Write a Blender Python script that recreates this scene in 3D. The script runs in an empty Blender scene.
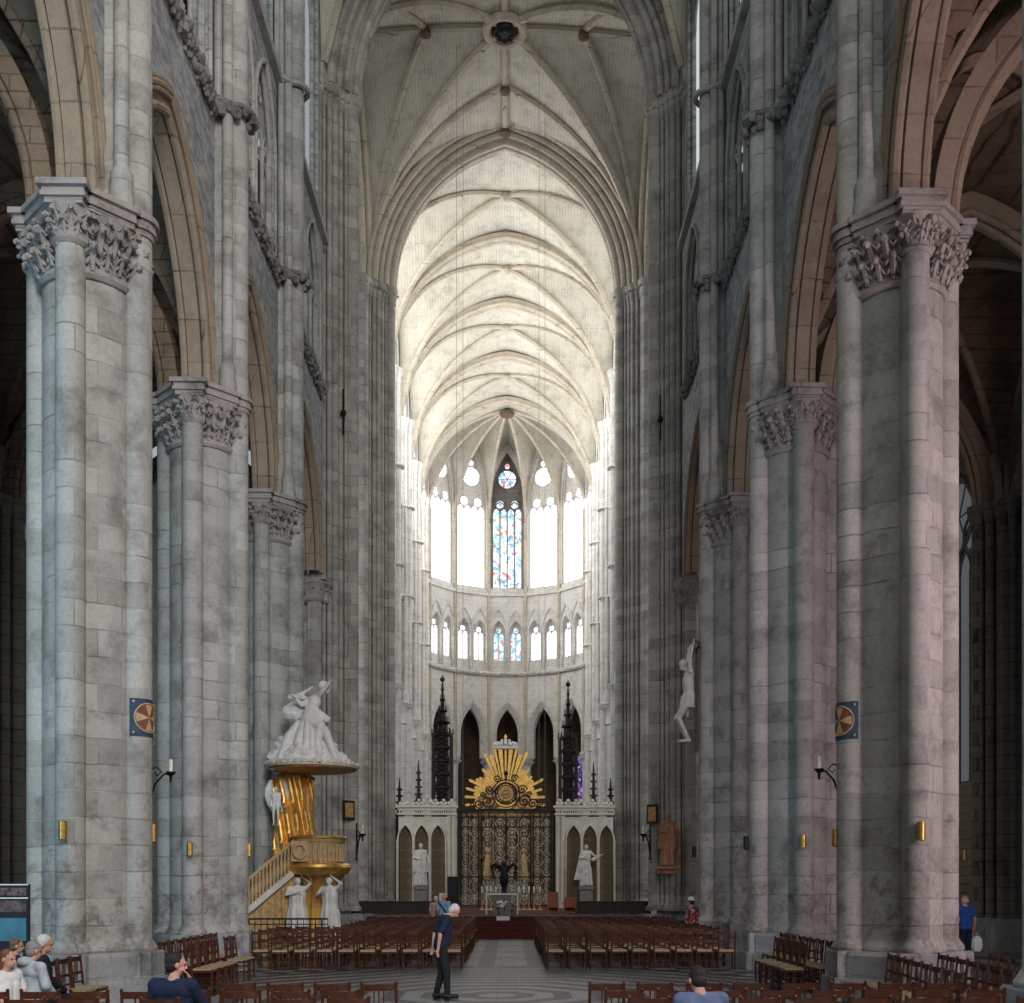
import bpy, bmesh, math, random
from mathutils import Vector, Matrix
random.seed(7)
PI = math.pi
SC = bpy.context.scene
COL = SC.collection

# ---------------------------------------------------------------- camera
F = 1117.0; VX = 510.0; HY = 884.0; YAW = 0.02; EYE = 2.05; CX = 0.24
cam_d = bpy.data.cameras.new('camera'); cam = bpy.data.objects.new('camera', cam_d); COL.objects.link(cam)
cam.location = (CX, 0, EYE); cam.rotation_euler = (PI/2, 0, -YAW)
cam_d.sensor_width = 36; cam_d.lens = 36*F/1024.0
cam_d.shift_x = (512-VX-F*math.tan(YAW))/1024.0
cam_d.shift_y = (HY-501.5)/1024.0
cam_d.clip_end = 400
SC.camera = cam
# ---------------------------------------------------------------- world, lights, exposure
SC.view_settings.view_transform = 'Standard'; SC.view_settings.look = 'None'
SC.view_settings.gamma = 1; SC.view_settings.use_curve_mapping = False
SC.view_settings.exposure = 0.0
W = bpy.data.worlds.new('world'); SC.world = W; W.use_nodes = True
bg = W.node_tree.nodes['Background']; bg.inputs[0].default_value = (0.80, 0.90, 1.0, 1); bg.inputs[1].default_value = 0.45
def area(name, loc, target, size, sizey, power, color):
    d = bpy.data.lights.new(name, 'AREA'); d.shape = 'RECTANGLE'; d.size = size; d.size_y = sizey
    d.energy = power; d.color = color
    o = bpy.data.objects.new(name, d); COL.objects.link(o); o.location = loc
    o.rotation_euler = (Vector(target)-Vector(loc)).to_track_quat('-Z', 'Y').to_euler()
    return o
# daylight of the west rose behind the camera, of the aisle windows on either hand and of the transept windows
area('west_rose_light', (7.5, -14, 24), (-6, 30, 15), 11, 14, 10000, (1.0, 0.99, 0.96))
area('aisle_window_light', (-15.0, 9, 7), (-7.5, 21, 7), 3.5, 9, 1000, (0.45, 0.76, 1.0))
area('aisle_window_light', (15.0, 11, 7), (7.4, 21, 6), 3.5, 9, 1700, (1.0, 0.78, 0.83))
area('transept_window_light', (-19, 48, 15), (0, 56, 6), 9, 14, 1100, (0.95, 0.97, 1.0))
area('transept_window_light', (19, 48, 15), (0, 56, 6), 9, 14, 900, (1.0, 0.97, 0.92))

def at(px, py, Y):
    q = (px-VX)/F
    X = q*Y/(1-q*YAW)
    return Vector((X+CX, Y, EYE+(HY-py)*(Y+X*YAW)/F))

# ---------------------------------------------------------------- materials
def nt(name):
    m = bpy.data.materials.new(name); m.use_nodes = True
    t = m.node_tree; return m, t, t.nodes['Principled BSDF']
def N(t, kind, **kw):
    n = t.nodes.new(kind)
    for k, v in kw.items():
        if k.startswith('i_'):
            key = k[2:]
            key = int(key) if key.isdigit() else key.replace('_', ' ')
            n.inputs[key].default_value = v
        else: setattr(n, k, v)
    return n
def mix(t, a, b, fac, mode='MIX'):
    n = t.nodes.new('ShaderNodeMix'); n.data_type = 'RGBA'; n.blend_type = mode
    for s, v in ((0, fac), (6, a), (7, b)):
        if isinstance(v, bpy.types.NodeSocket): t.links.new(v, n.inputs[s])
        elif s == 0: n.inputs[0].default_value = v
        else: n.inputs[s].default_value = (*v, 1) if len(v) == 3 else v
    return n.outputs[2]
def math_(t, op, a, b=0.0, clamp=False):
    n = t.nodes.new('ShaderNodeMath'); n.operation = op; n.use_clamp = clamp
    for s, v in ((0, a), (1, b)):
        if isinstance(v, bpy.types.NodeSocket): t.links.new(v, n.inputs[s])
        else: n.inputs[s].default_value = v
    return n.outputs[0]
def ramp(t, fac, stops):
    n = t.nodes.new('ShaderNodeValToRGB'); e = n.color_ramp.elements
    while len(e) < len(stops): e.new(0.5)
    for k, (p, c) in enumerate(stops):
        e[k].position = p; e[k].color = (*c, 1) if len(c) == 3 else c
    t.links.new(fac, n.inputs[0]); return n.outputs[0]
def stone(name, c1, c2, mortar, row=0.36, width=0.8, stain=0.5, worn=False, plan=False, msize=0.022, veins=False, joint=0.85):
    m, t, b = nt(name)
    g = N(t, 'ShaderNodeNewGeometry'); s = N(t, 'ShaderNodeSeparateXYZ'); t.links.new(g.outputs['Position'], s.inputs[0])
    cb = N(t, 'ShaderNodeCombineXYZ')
    if plan:
        t.links.new(s.outputs[1], cb.inputs[0]); t.links.new(s.outputs[0], cb.inputs[1])
    else:
        u = math_(t, 'ADD', s.outputs[0], s.outputs[1]); t.links.new(u, cb.inputs[0]); t.links.new(s.outputs[2], cb.inputs[1])
    nz = N(t, 'ShaderNodeTexNoise', i_Scale=0.9, i_Detail=2.0); t.links.new(g.outputs['Position'], nz.inputs['Vector'])
    vm = N(t, 'ShaderNodeVectorMath', operation='MULTIPLY_ADD'); t.links.new(nz.outputs['Color'], vm.inputs[0])
    vm.inputs[1].default_value = (0.10, 0.10, 0); t.links.new(cb.outputs[0], vm.inputs[2])
    br = N(t, 'ShaderNodeTexBrick', i_Scale=1.0)
    br.inputs['Brick Width'].default_value = width; br.inputs['Row Height'].default_value = row
    br.inputs['Mortar Size'].default_value = msize; br.inputs['Mortar Smooth'].default_value = 0.8; br.inputs['Bias'].default_value = 0.0
    br.inputs['Color1'].default_value = (*c1, 1); br.inputs['Color2'].default_value = (*c2, 1); br.inputs['Mortar'].default_value = (*mortar, 1)
    t.links.new(vm.outputs[0], br.inputs['Vector'])
    nj = N(t, 'ShaderNodeTexNoise', i_Scale=1.1, i_Detail=4.0); t.links.new(g.outputs['Position'], nj.inputs['Vector'])
    jm = math_(t, 'MULTIPLY', math_(t, 'SUBTRACT', nj.outputs[0], 0.47), 7.0, True)
    jm = math_(t, 'MULTIPLY', jm, br.outputs['Fac'])
    bcol = mix(t, br.outputs['Color'], (c1[0]*.28, c1[1]*.27, c1[2]*.26), math_(t, 'MULTIPLY', jm, joint))
    n1 = N(t, 'ShaderNodeTexNoise', i_Scale=1.3, i_Detail=8.0, i_Roughness=0.68); t.links.new(g.outputs['Position'], n1.inputs['Vector'])
    r1 = ramp(t, n1.outputs[0], [(0.30, (1-stain*0.75, 1-stain*0.78, 1-stain*0.82)), (0.50, (1, 1, 1)), (0.72, (1.12, 1.1, 1.05))])
    col = mix(t, bcol, r1, 1.0, 'MULTIPLY')
    n2 = N(t, 'ShaderNodeTexNoise', i_Scale=14.0, i_Detail=5.0, i_Roughness=0.7); t.links.new(g.outputs['Position'], n2.inputs['Vector'])
    r2 = ramp(t, n2.outputs[0], [(0.3, (0.86, 0.86, 0.86)), (0.6, (1.06, 1.06, 1.06))])
    col = mix(t, col, r2, 1.0, 'MULTIPLY')
    if veins:
        mp = N(t, 'ShaderNodeMapping'); mp.inputs['Scale'].default_value = (1, 1.4, 3.2); mp.inputs['Rotation'].default_value = (0.6, 0, 0)
        t.links.new(g.outputs['Position'], mp.inputs['Vector'])
        n4 = N(t, 'ShaderNodeTexNoise', i_Scale=1.6, i_Detail=6.0, i_Roughness=0.75); t.links.new(mp.outputs[0], n4.inputs['Vector'])
        r4 = ramp(t, n4.outputs[0], [(0.40, (0.62, 0.66, 0.70)), (0.52, (1, 1, 1)), (0.66, (1.3, 1.3, 1.28))])
        col = mix(t, col, r4, 1.0, 'MULTIPLY')
    if worn:
        n3 = N(t, 'ShaderNodeTexNoise', i_Scale=2.4, i_Detail=10.0, i_Roughness=0.8); t.links.new(g.outputs['Position'], n3.inputs['Vector'])
        thr = math_(t, 'ADD', math_(t, 'MULTIPLY', s.outputs[2], 0.030), 0.455)
        k = math_(t, 'MULTIPLY', math_(t, 'SUBTRACT', n3.outputs[0], thr), 11.0, True)
        col = mix(t, col, (0.13, 0.10, 0.085), math_(t, 'MULTIPLY', k, 0.62))
    t.links.new(col, b.inputs['Base Color']); b.inputs['Roughness'].default_value = 0.88
    b.inputs['Specular IOR Level'].default_value = 0.25
    bp = N(t, 'ShaderNodeBump', i_Strength=0.35, i_Distance=0.02)
    h = math_(t, 'MULTIPLY', br.outputs['Fac'], -0.9); h = math_(t, 'ADD', h, n2.outputs[0])
    t.links.new(h, bp.inputs['Height']); t.links.new(bp.outputs[0], b.inputs['Normal'])
    return m
def plain(name, c, rough=0.6, metal=0.0, var=0.25, scale=8.0, spec=0.4, bump=0.0):
    m, t, b = nt(name)
    g = N(t, 'ShaderNodeTexCoord')
    n1 = N(t, 'ShaderNodeTexNoise', i_Scale=scale, i_Detail=5.0); t.links.new(g.outputs['Object'], n1.inputs['Vector'])
    col = ramp(t, n1.outputs[0], [(0.3, tuple(x*(1-var) for x in c)), (0.7, tuple(min(1, x*(1+var)) for x in c))])
    t.links.new(col, b.inputs['Base Color']); b.inputs['Roughness'].default_value = rough; b.inputs['Metallic'].default_value = metal
    b.inputs['Specular IOR Level'].default_value = spec
    if bump:
        bp = N(t, 'ShaderNodeBump', i_Strength=bump, i_Distance=0.03); t.links.new(n1.outputs[0], bp.inputs['Height']); t.links.new(bp.outputs[0], b.inputs['Normal'])
    return m
def glass(name, strength, base=(1, 1, 1), tint=0.0, scale=6.0, palette=None, thresh=0.5):
    m, t, b = nt(name); t.nodes.remove(b)
    out = t.nodes['Material Output']
    e = N(t, 'ShaderNodeEmission'); t.links.new(e.outputs[0], out.inputs[0])
    g = N(t, 'ShaderNodeNewGeometry')
    v = N(t, 'ShaderNodeTexVoronoi', i_Scale=scale); t.links.new(g.outputs['Position'], v.inputs['Vector'])
    s = N(t, 'ShaderNodeSeparateColor'); t.links.new(v.outputs['Color'], s.inputs[0])
    pal = palette or [(0.0, base), (1.0, base)]
    c = ramp(t, s.outputs[0], pal)
    if palette: t.nodes[-1].color_ramp.interpolation = 'CONSTANT'
    c = mix(t, base, c, tint)
    v2 = N(t, 'ShaderNodeTexVoronoi', i_Scale=scale, feature='DISTANCE_TO_EDGE'); t.links.new(g.outputs['Position'], v2.inputs['Vector'])
    ed = ramp(t, v2.outputs['Distance'], [(0.0, (0.08, 0.08, 0.1)), (0.05*1.6, (1, 1, 1))])
    if palette: c = mix(t, c, ed, 0.75, 'MULTIPLY')
    t.links.new(c, e.inputs[0]); e.inputs[1].default_value = strength
    return m
M = {}
M['pier'] = stone('pier_limestone', (0.47, 0.46, 0.43), (0.33, 0.325, 0.30), (0.40, 0.39, 0.37), 0.46, 1.25, 0.62, worn=True, joint=0.6)
M['wall'] = stone('wall_limestone', (0.42, 0.43, 0.42), (0.35, 0.36, 0.355), (0.38, 0.39, 0.385), 0.36, 0.9, 0.5, veins=True)
M['cross'] = stone('crossing_limestone', (0.45, 0.43, 0.39), (0.32, 0.30, 0.27), (0.38, 0.36, 0.33), 0.42, 0.9, 0.55, worn=True)
M['tan'] = stone('arch_limestone', (0.36, 0.285, 0.21), (0.33, 0.26, 0.19), (0.27, 0.21, 0.155), 0.9, 3.0, 0.35)
M['carved'] = stone('carved_limestone', (0.38, 0.345, 0.325), (0.34, 0.31, 0.29), (0.30, 0.27, 0.26), 0.9, 3.0, 0.85)
M['choir'] = stone('choir_limestone', (0.70, 0.685, 0.66), (0.65, 0.635, 0.60), (0.60, 0.585, 0.55), 0.40, 0.9, 0.35, joint=.5)
M['vault'] = stone('vault_webbing', (0.60, 0.57, 0.49), (0.56, 0.53, 0.45), (0.50, 0.47, 0.39), 0.17, 2.6, 0.4, plan=True, msize=0.02, joint=.35)
M['rib'] = stone('rib_limestone', (0.55, 0.49, 0.40), (0.50, 0.45, 0.36), (0.36, 0.32, 0.26), 0.8, 3.0, 0.3)
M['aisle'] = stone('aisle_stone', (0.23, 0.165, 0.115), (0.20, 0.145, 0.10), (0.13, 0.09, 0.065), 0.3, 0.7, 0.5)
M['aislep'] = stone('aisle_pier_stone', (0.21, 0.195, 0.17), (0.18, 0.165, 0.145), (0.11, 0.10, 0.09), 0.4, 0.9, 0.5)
M['plinth'] = stone('plinth_stone', (0.34, 0.345, 0.35), (0.27, 0.275, 0.28), (0.42, 0.42, 0.42), 0.5, 0.7, 0.9)
M['marble'] = plain('white_marble', (0.74, 0.74, 0.73), 0.45, 0, 0.12, 4)
M['statue'] = plain('grey_statue_stone', (0.66, 0.64, 0.60), 0.6, 0, 0.2, 5)
M['gold'] = plain('gilding', (0.78, 0.47, 0.13), 0.38, 0.75, 0.25, 6)
M['golddull'] = plain('dull_gilding', (0.55, 0.33, 0.14), 0.5, 0.3, 0.35, 9)
M['cream'] = plain('cream_paint', (0.52, 0.37, 0.20), 0.55, 0, 0.2, 6)
M['iron'] = plain('black_iron', (0.02, 0.02, 0.022), 0.5, 0.6, 0.3)
M['black'] = plain('black_paint', (0.012, 0.012, 0.014), 0.6)
M['wood'] = plain('dark_red_wood', (0.075, 0.025, 0.013), 0.30, 0, 0.4, 10)
M['wood2'] = plain('dark_stall_wood', (0.020, 0.010, 0.007), 0.5, 0, 0.4, 7)
M['statuewood'] = plain('carved_oak', (0.42, 0.21, 0.10), 0.5, 0, 0.3, 6)
M['straw'] = plain('rush_seat', (0.42, 0.31, 0.19), 0.7, 0, 0.3, 30)
M['carpet'] = plain('dark_red_carpet', (0.075, 0.014, 0.010), 0.9, 0, 0.3, 4)
M['silvergilt'] = plain('pale_gilt_iron', (0.62, 0.56, 0.46), 0.4, 0.3, 0.4, 9)
M['retable'] = plain('dark_brown_gilt_wood', (0.20, 0.11, 0.04), 0.6, 0.2, 0.9, 2.5)  # dark brown-gold with strong random mottling
M['band'] = stone('carved_band_stone', (0.26, 0.25, 0.24), (0.22, 0.21, 0.20), (0.2, 0.2, 0.19), 0.9, 3.0, 0.9)
M['boss'] = plain('dark_boss_paint', (0.13, 0.08, 0.055), 0.7)
M['brass'] = plain('brass', (0.60, 0.36, 0.10), 0.35, 0.8, 0.2, 20)
M['wax'] = plain('candle_wax', (0.85, 0.80, 0.66), 0.5)
M['white'] = plain('white_cloth', (0.80, 0.80, 0.80), 0.8, 0, 0.06)
M['greypaint'] = plain('grey_altar_stone', (0.22, 0.21, 0.19), 0.7)
M['orange'] = plain('orange_wood', (0.32, 0.085, 0.03), 0.45)
M['skin'] = plain('skin', (0.60, 0.33, 0.25), 0.55, 0, 0.10, 12)
M['navy'] = plain('navy_cloth', (0.011, 0.018, 0.052), 0.85, 0, 0.2)
M['darkcloth'] = plain('dark_trouser_cloth', (0.012, 0.012, 0.016), 0.85)
M['lightblue'] = plain('light_blue_cloth', (0.22, 0.42, 0.62), 0.85)
M['blue'] = plain('royal_blue_cloth', (0.025, 0.09, 0.38), 0.85)
M['hood'] = plain('grey_hoodie_cloth', (0.50, 0.56, 0.62), 0.9)
M['greyshirt'] = plain('blue_grey_cloth', (0.12, 0.16, 0.28), 0.85)
M['pink'] = plain('pink_cloth', (0.60, 0.36, 0.34), 0.85)
M['floral'] = glass('tmp', 0) ; bpy.data.materials.remove(M['floral'])
def floral():
    m, t, b = nt('floral_cloth'); g = N(t, 'ShaderNodeTexCoord')
    v = N(t, 'ShaderNodeTexVoronoi', i_Scale=14.0); t.links.new(g.outputs['Object'], v.inputs['Vector'])
    s = N(t, 'ShaderNodeSeparateColor'); t.links.new(v.outputs['Color'], s.inputs[0])
    c = ramp(t, s.outputs[0], [(0, (0.05, 0.07, 0.05)), (0.4, (0.5, 0.03, 0.05)), (0.75, (0.65, 0.45, 0.45))])
    t.nodes[-1].color_ramp.interpolation = 'CONSTANT'
    t.links.new(c, b.inputs['Base Color']); return m
M['floral'] = floral()
M['hairwhite'] = plain('white_hair', (0.62, 0.60, 0.58), 0.8, 0, 0.15, 30)
M['hairgrey'] = plain('grey_hair', (0.30, 0.28, 0.27), 0.8, 0, 0.3, 30)
M['hairdark'] = plain('dark_hair', (0.022, 0.014, 0.012), 0.7, 0, 0.3, 30)
M['hairbrown'] = plain('brown_hair', (0.16, 0.09, 0.05), 0.7, 0, 0.3, 30)
M['g_white'] = glass('pale_daylit_glass', 4.0, (0.94, 0.95, 1.0))
M['g_choirL'] = glass('pale_daylit_glass_north', 8.5, (0.99, 0.99, 1.0))
M['g_choirR'] = glass('pale_daylit_glass_south', 5.0, (0.99, 0.99, 1.0))
M['g_naveR'] = glass('nave_south_glass', 0.7, (0.90, 0.95, 1.0))
M['g_nave'] = glass('nave_daylit_glass', 0.38, (0.86, 0.93, 1.0))
M['g_stain'] = glass('stained_glass', 1.7, (0.9, 0.95, 1.0), 0.85, 4.2,
    [(0.0, (0.55, 0.75, 1.0)), (0.28, (0.95, 0.97, 1.0)), (0.50, (0.10, 0.35, 0.65)), (0.62, (0.85, 0.9, 1.0)), (0.76, (0.6, 0.12, 0.12)), (0.84, (0.15, 0.55, 0.60)), (0.93, (0.85, 0.65, 0.25))])
M['g_stainlow'] = glass('ambulatory_stained_glass', 0.5, (0.5, 0.5, 1.0), 1.0, 5.0,
    [(0.0, (0.05, 0.06, 0.35)), (0.3, (0.35, 0.45, 0.9)), (0.45, (0.5, 0.03, 0.25)), (0.6, (0.5, 0.2, 0.8)), (0.75, (0.05, 0.05, 0.1)), (0.9, (0.8, 0.8, 1.0))])
M['g_aisle'] = glass('aisle_daylit_glass', 0.10, (0.9, 0.92, 1.0))

# ---------------------------------------------------------------- mesh helpers
class MB:
    def __init__(s): s.v = []; s.f = []; s.m = []
    def add(s, vs, fs, mi=0):
        o = len(s.v); s.v += [tuple(p) for p in vs]; s.f += [tuple(i+o for i in f) for f in fs]; s.m += [mi]*len(fs)
    def box(s, c, d, rz=0.0, mi=0, top=1.0):
        x, y, z = d[0]/2, d[1]/2, d[2]/2; cs, sn = math.cos(rz), math.sin(rz); vs = []
        for k, (a, b, e) in enumerate([(-1,-1,-1),(1,-1,-1),(1,1,-1),(-1,1,-1),(-1,-1,1),(1,-1,1),(1,1,1),(-1,1,1)]):
            q = top if e > 0 else 1
            X, Y = a*x*q, b*y*q; vs.append((c[0]+X*cs-Y*sn, c[1]+X*sn+Y*cs, c[2]+e*z))
        s.add(vs, [(0,3,2,1),(4,5,6,7),(0,1,5,4),(1,2,6,5),(2,3,7,6),(3,0,4,7)], mi)
    def lathe(s, cx, cy, prof, n=20, mi=0, sx=1.0, sy=1.0, rip=0, amp=0.0, a0=0.0, z0=0.0, caps=True):
        vs = []; fs = []
        for r, z in prof:
            for k in range(n):
                a = a0+2*PI*k/n; rr = r*(1+amp*math.sin(rip*a+z*1.3)) if rip else r
                vs.append((cx+rr*sx*math.cos(a), cy+rr*sy*math.sin(a), z+z0))
        for i in range(len(prof)-1):
            for k in range(n):
                k2 = (k+1) % n; fs.append((i*n+k, i*n+k2, (i+1)*n+k2, (i+1)*n+k))
        if caps:
            fs.append(tuple(range(n-1, -1, -1))); fs.append(tuple((len(prof)-1)*n+k for k in range(n)))
        s.add(vs, fs, mi)
    def loft(s, secs, n=24, rip=0, amp=0.0, mi=0, tw=0.0):   # secs: (x, y, z, rx, ry)
        vs = []; fs = []
        for i, (x, y, z, rx, ry) in enumerate(secs):
            for k in range(n):
                a = 2*PI*k/n; q = 1+amp*math.sin(rip*a+tw*i) + amp*0.5*math.sin((rip+3)*a+1+tw*i)
                vs.append((x+rx*q*math.cos(a), y+ry*q*math.sin(a), z))
        for i in range(len(secs)-1):
            for k in range(n):
                k2 = (k+1) % n; fs.append((i*n+k, i*n+k2, (i+1)*n+k2, (i+1)*n+k))
        fs.append(tuple(range(n-1, -1, -1))); fs.append(tuple((len(secs)-1)*n+k for k in range(n)))
        s.add(vs, fs, mi)
    def tube(s, pts, r, n=8, mi=0, caps=True):
        pts = [Vector(p) for p in pts]; L = len(pts)
        rs = r if isinstance(r, (list, tuple)) else [r]*L
        vs = []; fs = []; nrm = None
        for i, p in enumerate(pts):
            a = pts[max(i-1, 0)]; b = pts[min(i+1, L-1)]; d = (b-a)
            if d.length < 1e-9: d = Vector((0, 0, 1))
            d.normalize()
            if nrm is None:
                nrm = d.orthogonal().normalized()
            else:
                nrm = (nrm-d*nrm.dot(d))
                nrm = nrm.normalized() if nrm.length > 1e-6 else d.orthogonal().normalized()
            bn = d.cross(nrm)
            for k in range(n):
                t = 2*PI*k/n; vs.append(p+(nrm*math.cos(t)+bn*math.sin(t))*rs[i])
        for i in range(L-1):
            for k in range(n):
                k2 = (k+1) % n; fs.append((i*n+k, i*n+k2, (i+1)*n+k2, (i+1)*n+k))
        if caps: fs.append(tuple(range(n-1, -1, -1))); fs.append(tuple((L-1)*n+k for k in range(n)))
        s.add(vs, fs, mi)
    def grid(s, P, mi=0):
        a, b = len(P), len(P[0]); vs = [p for r in P for p in r]
        s.add(vs, [(i*b+j, i*b+j+1, (i+1)*b+j+1, (i+1)*b+j) for i in range(a-1) for j in range(b-1)], mi)
    def ball(s, c, r, n=8, m=6, mi=0, rot=None, jit=0.0):
        if not isinstance(r, (list, tuple)): r = (r, r, r)
        vs = []; fs = []
        for i in range(1, m):
            th = PI*i/m
            for k in range(n):
                a = 2*PI*k/n; p = Vector((r[0]*math.sin(th)*math.cos(a), r[1]*math.sin(th)*math.sin(a), r[2]*math.cos(th)))
                if jit: p *= 1+random.uniform(-jit, jit)
                if rot is not None: p = rot @ p
                vs.append(p+Vector(c))
        t = Vector((0, 0, r[2])); q = Vector((0, 0, -r[2]))
        if rot is not None: t = rot @ t; q = rot @ q
        vs.append(t+Vector(c)); vs.append(q+Vector(c)); T = len(vs)-2
        for i in range(m-2):
            for k in range(n):
                k2 = (k+1) % n; fs.append((i*n+k, (i+1)*n+k, (i+1)*n+k2, i*n+k2))
        for k in range(n):
            k2 = (k+1) % n; fs.append((T, k, k2)); fs.append((T+1, (m-2)*n+k2, (m-2)*n+k))
        s.add(vs, fs, mi)
    def cap(s, a, b, ra, rb, n=10, mi=0):     # tapered capsule
        a = Vector(a); b = Vector(b); d = b-a; L = max(d.length, 1e-6); d = d/L
        pts = []; rs = []
        for k in range(4):
            t = k/4*PI/2; pts.append(a-d*ra*math.cos(t)); rs.append(max(ra*math.sin(t), 0.0005))
        pts.append(a); rs.append(ra); pts.append(b); rs.append(rb)
        for k in range(1, 5):
            t = k/4*PI/2; pts.append(b+d*rb*math.sin(t)); rs.append(max(rb*math.cos(t), 0.0005))
        s.tube(pts, rs, n, mi)
    def prism(s, poly, z0, z1, mi=0, scale=1.0, c=(0, 0)):
        n = len(poly); vs = [(x, y, z0) for x, y in poly]+[(c[0]+(x-c[0])*scale, c[1]+(y-c[1])*scale, z1) for x, y in poly]
        s.add(vs, [tuple(range(n-1, -1, -1)), tuple(range(n, 2*n))]+[(k, (k+1) % n, n+(k+1) % n, n+k) for k in range(n)], mi)
    def slab(s, poly, fr, w0, w1, mi=0):       # poly of (u, z) extruded between w0 and w1 in frame fr
        n = len(poly); vs = [fr(u, w0, z) for u, z in poly]+[fr(u, w1, z) for u, z in poly]
        s.add(vs, [tuple(range(n-1, -1, -1)), tuple(range(n, 2*n))]+[(k, (k+1) % n, n+(k+1) % n, n+k) for k in range(n)], mi)
    def plate(s, fr, w, us, lo, hi, mi=0):
        s.grid([[fr(u, w, lo(u)) for u in us], [fr(u, w, hi(u)) for u in us]], mi)
    def build(s, name, mats, parent=None, loc=None, flat=False, ang=38):
        me = bpy.data.meshes.new(name); me.from_pydata(s.v, [], s.f)
        if not isinstance(mats, (list, tuple)): mats = [mats]
        for m in mats: me.materials.append(m)
        for p, mi in zip(me.polygons, s.m): p.material_index = mi; p.use_smooth = not flat
        me.update()
        if not flat: me.set_sharp_from_angle(angle=math.radians(ang))
        o = bpy.data.objects.new(name, me); COL.objects.link(o)
        if parent is not None: o.parent = parent
        if loc is not None: o.location = loc
        return o
def tag(o, label=None, cat=None, group=None, kind=None):
    if label: o['label'] = label
    if cat: o['category'] = cat
    if group: o['group'] = group
    if kind: o['kind'] = kind
    return o
def empty(name, loc=(0, 0, 0), rz=0.0, label=None, cat=None, group=None):
    o = bpy.data.objects.new(name, None); COL.objects.link(o); o.location = loc; o.rotation_euler = (0, 0, rz)
    o.empty_display_size = 0.2
    return tag(o, label, cat, group)
KIDS = {}
def copy_tree(o, parent=None):
    c = o.copy(); COL.objects.link(c)
    if parent is not None: c.parent = parent
    for ch in list(o.children): copy_tree(ch, c)
    return c
def frame(o, U, Nn):
    o = Vector(o); U = Vector(U); Nn = Vector(Nn)
    return lambda u, w, z: o+U*u+Nn*w+Vector((0, 0, z))
def arch(hs, rise, n=0.0, N_=14, stilt=0.0):      # (u, v) list left to right
    r = (hs*hs+rise*rise)/(2*hs); c = r-hs; R_ = r+n; fa = math.acos(max(-1, min(1, c/R_)))
    right = [(-c+R_*math.cos(fa*k/N_), R_*math.sin(fa*k/N_)) for k in range(N_+1)]
    if stilt: right = [(right[0][0], -stilt)]+right
    return [(-u, v) for u, v in right]+right[::-1][1:]
def archf(hs, rise):
    r = (hs*hs+rise*rise)/(2*hs); c = r-hs
    return lambda u: math.sqrt(max(0.0, r*r-(min(abs(u), hs)+c)**2))
def roll(mb, fr, hs, rise, n, w, z0, r, stilt=0.0, k=6, N_=12, mi=0):
    mb.tube([fr(u, w, z0+v) for u, v in arch(hs, rise, n, N_, stilt)], r, k, mi)
def sweep(mb, fr, hs, rise, prof, z0, stilt=0.0, N_=14, mi=0):   # prof list of (w, n)
    mb.grid([[fr(u, w, z0+v) for u, v in arch(hs, rise, n, N_, stilt)] for w, n in prof], mi)
def ulist(a, b, n): return [a+(b-a)*k/n for k in range(n+1)]
_cnt = {'w': 0, 't': 0, 'd': 0}
def wname(): _cnt['w'] += 1; return 'window_%d' % _cnt['w']
def tname(): _cnt['t'] += 1; return 'trim_%d' % _cnt['t']
def crocket(mb, c, a, s, mi=0):         # curled leaf at angle a on centre c (on bell surface)
    d = Vector((math.cos(a), math.sin(a), 0)); z = Vector((0, 0, 1)); p = Vector(c)
    mb.tube([p-z*s*1.5-d*s*0.1, p-z*s*0.7+d*s*0.15, p+d*s*0.45, p+z*s*0.35+d*s*0.95, p+z*s*0.1+d*s*1.3], [s*.22, s*.30, s*.34, s*.30, s*.18], 5, mi)
    mb.ball(p+z*s*0.0+d*s*1.1, (s*0.30, s*.30, s*.24), 6, 4, mi, jit=0.3)
    t = Vector((-d.y, d.x, 0)); Rz = Matrix.Rotation(a, 3, 'Z')
    for sg in (-1, 1):
        mb.ball(p+t*s*0.45*sg+d*s*0.50-z*s*.05, (s*.30, s*.13, s*.40), 5, 4, mi, jit=0.25, rot=Rz @ Matrix.Rotation(sg*.7, 3, 'X'))
        mb.ball(p+t*s*0.38*sg+d*s*0.12-z*s*.75, (s*.20, s*.16, s*.42), 5, 4, mi, jit=0.25, rot=Rz @ Matrix.Rotation(sg*.5, 3, 'X'))
ORD = ['first', 'second', 'third', 'fourth', 'fifth', 'sixth', 'seventh', 'eighth', 'ninth', 'tenth', 'eleventh', 'twelfth', 'thirteenth', 'fourteenth', 'fifteenth', 'sixteenth']
# ================================================================ STRUCTURE
AX = 7.20; S = 7.28; Y1 = 19.9; SPR = 13.75; TRI = 20.5; CLE = 26.5; VSP = 32.0; VAP = 40.15
PY = [Y1-2*S, Y1-S, Y1, Y1+S, Y1+2*S]; YW = 44.0; YE = 58.0; CHY = [YE+7.3*k for k in range(1, 5)]; YC = 89.6; RA = 7.4
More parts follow.
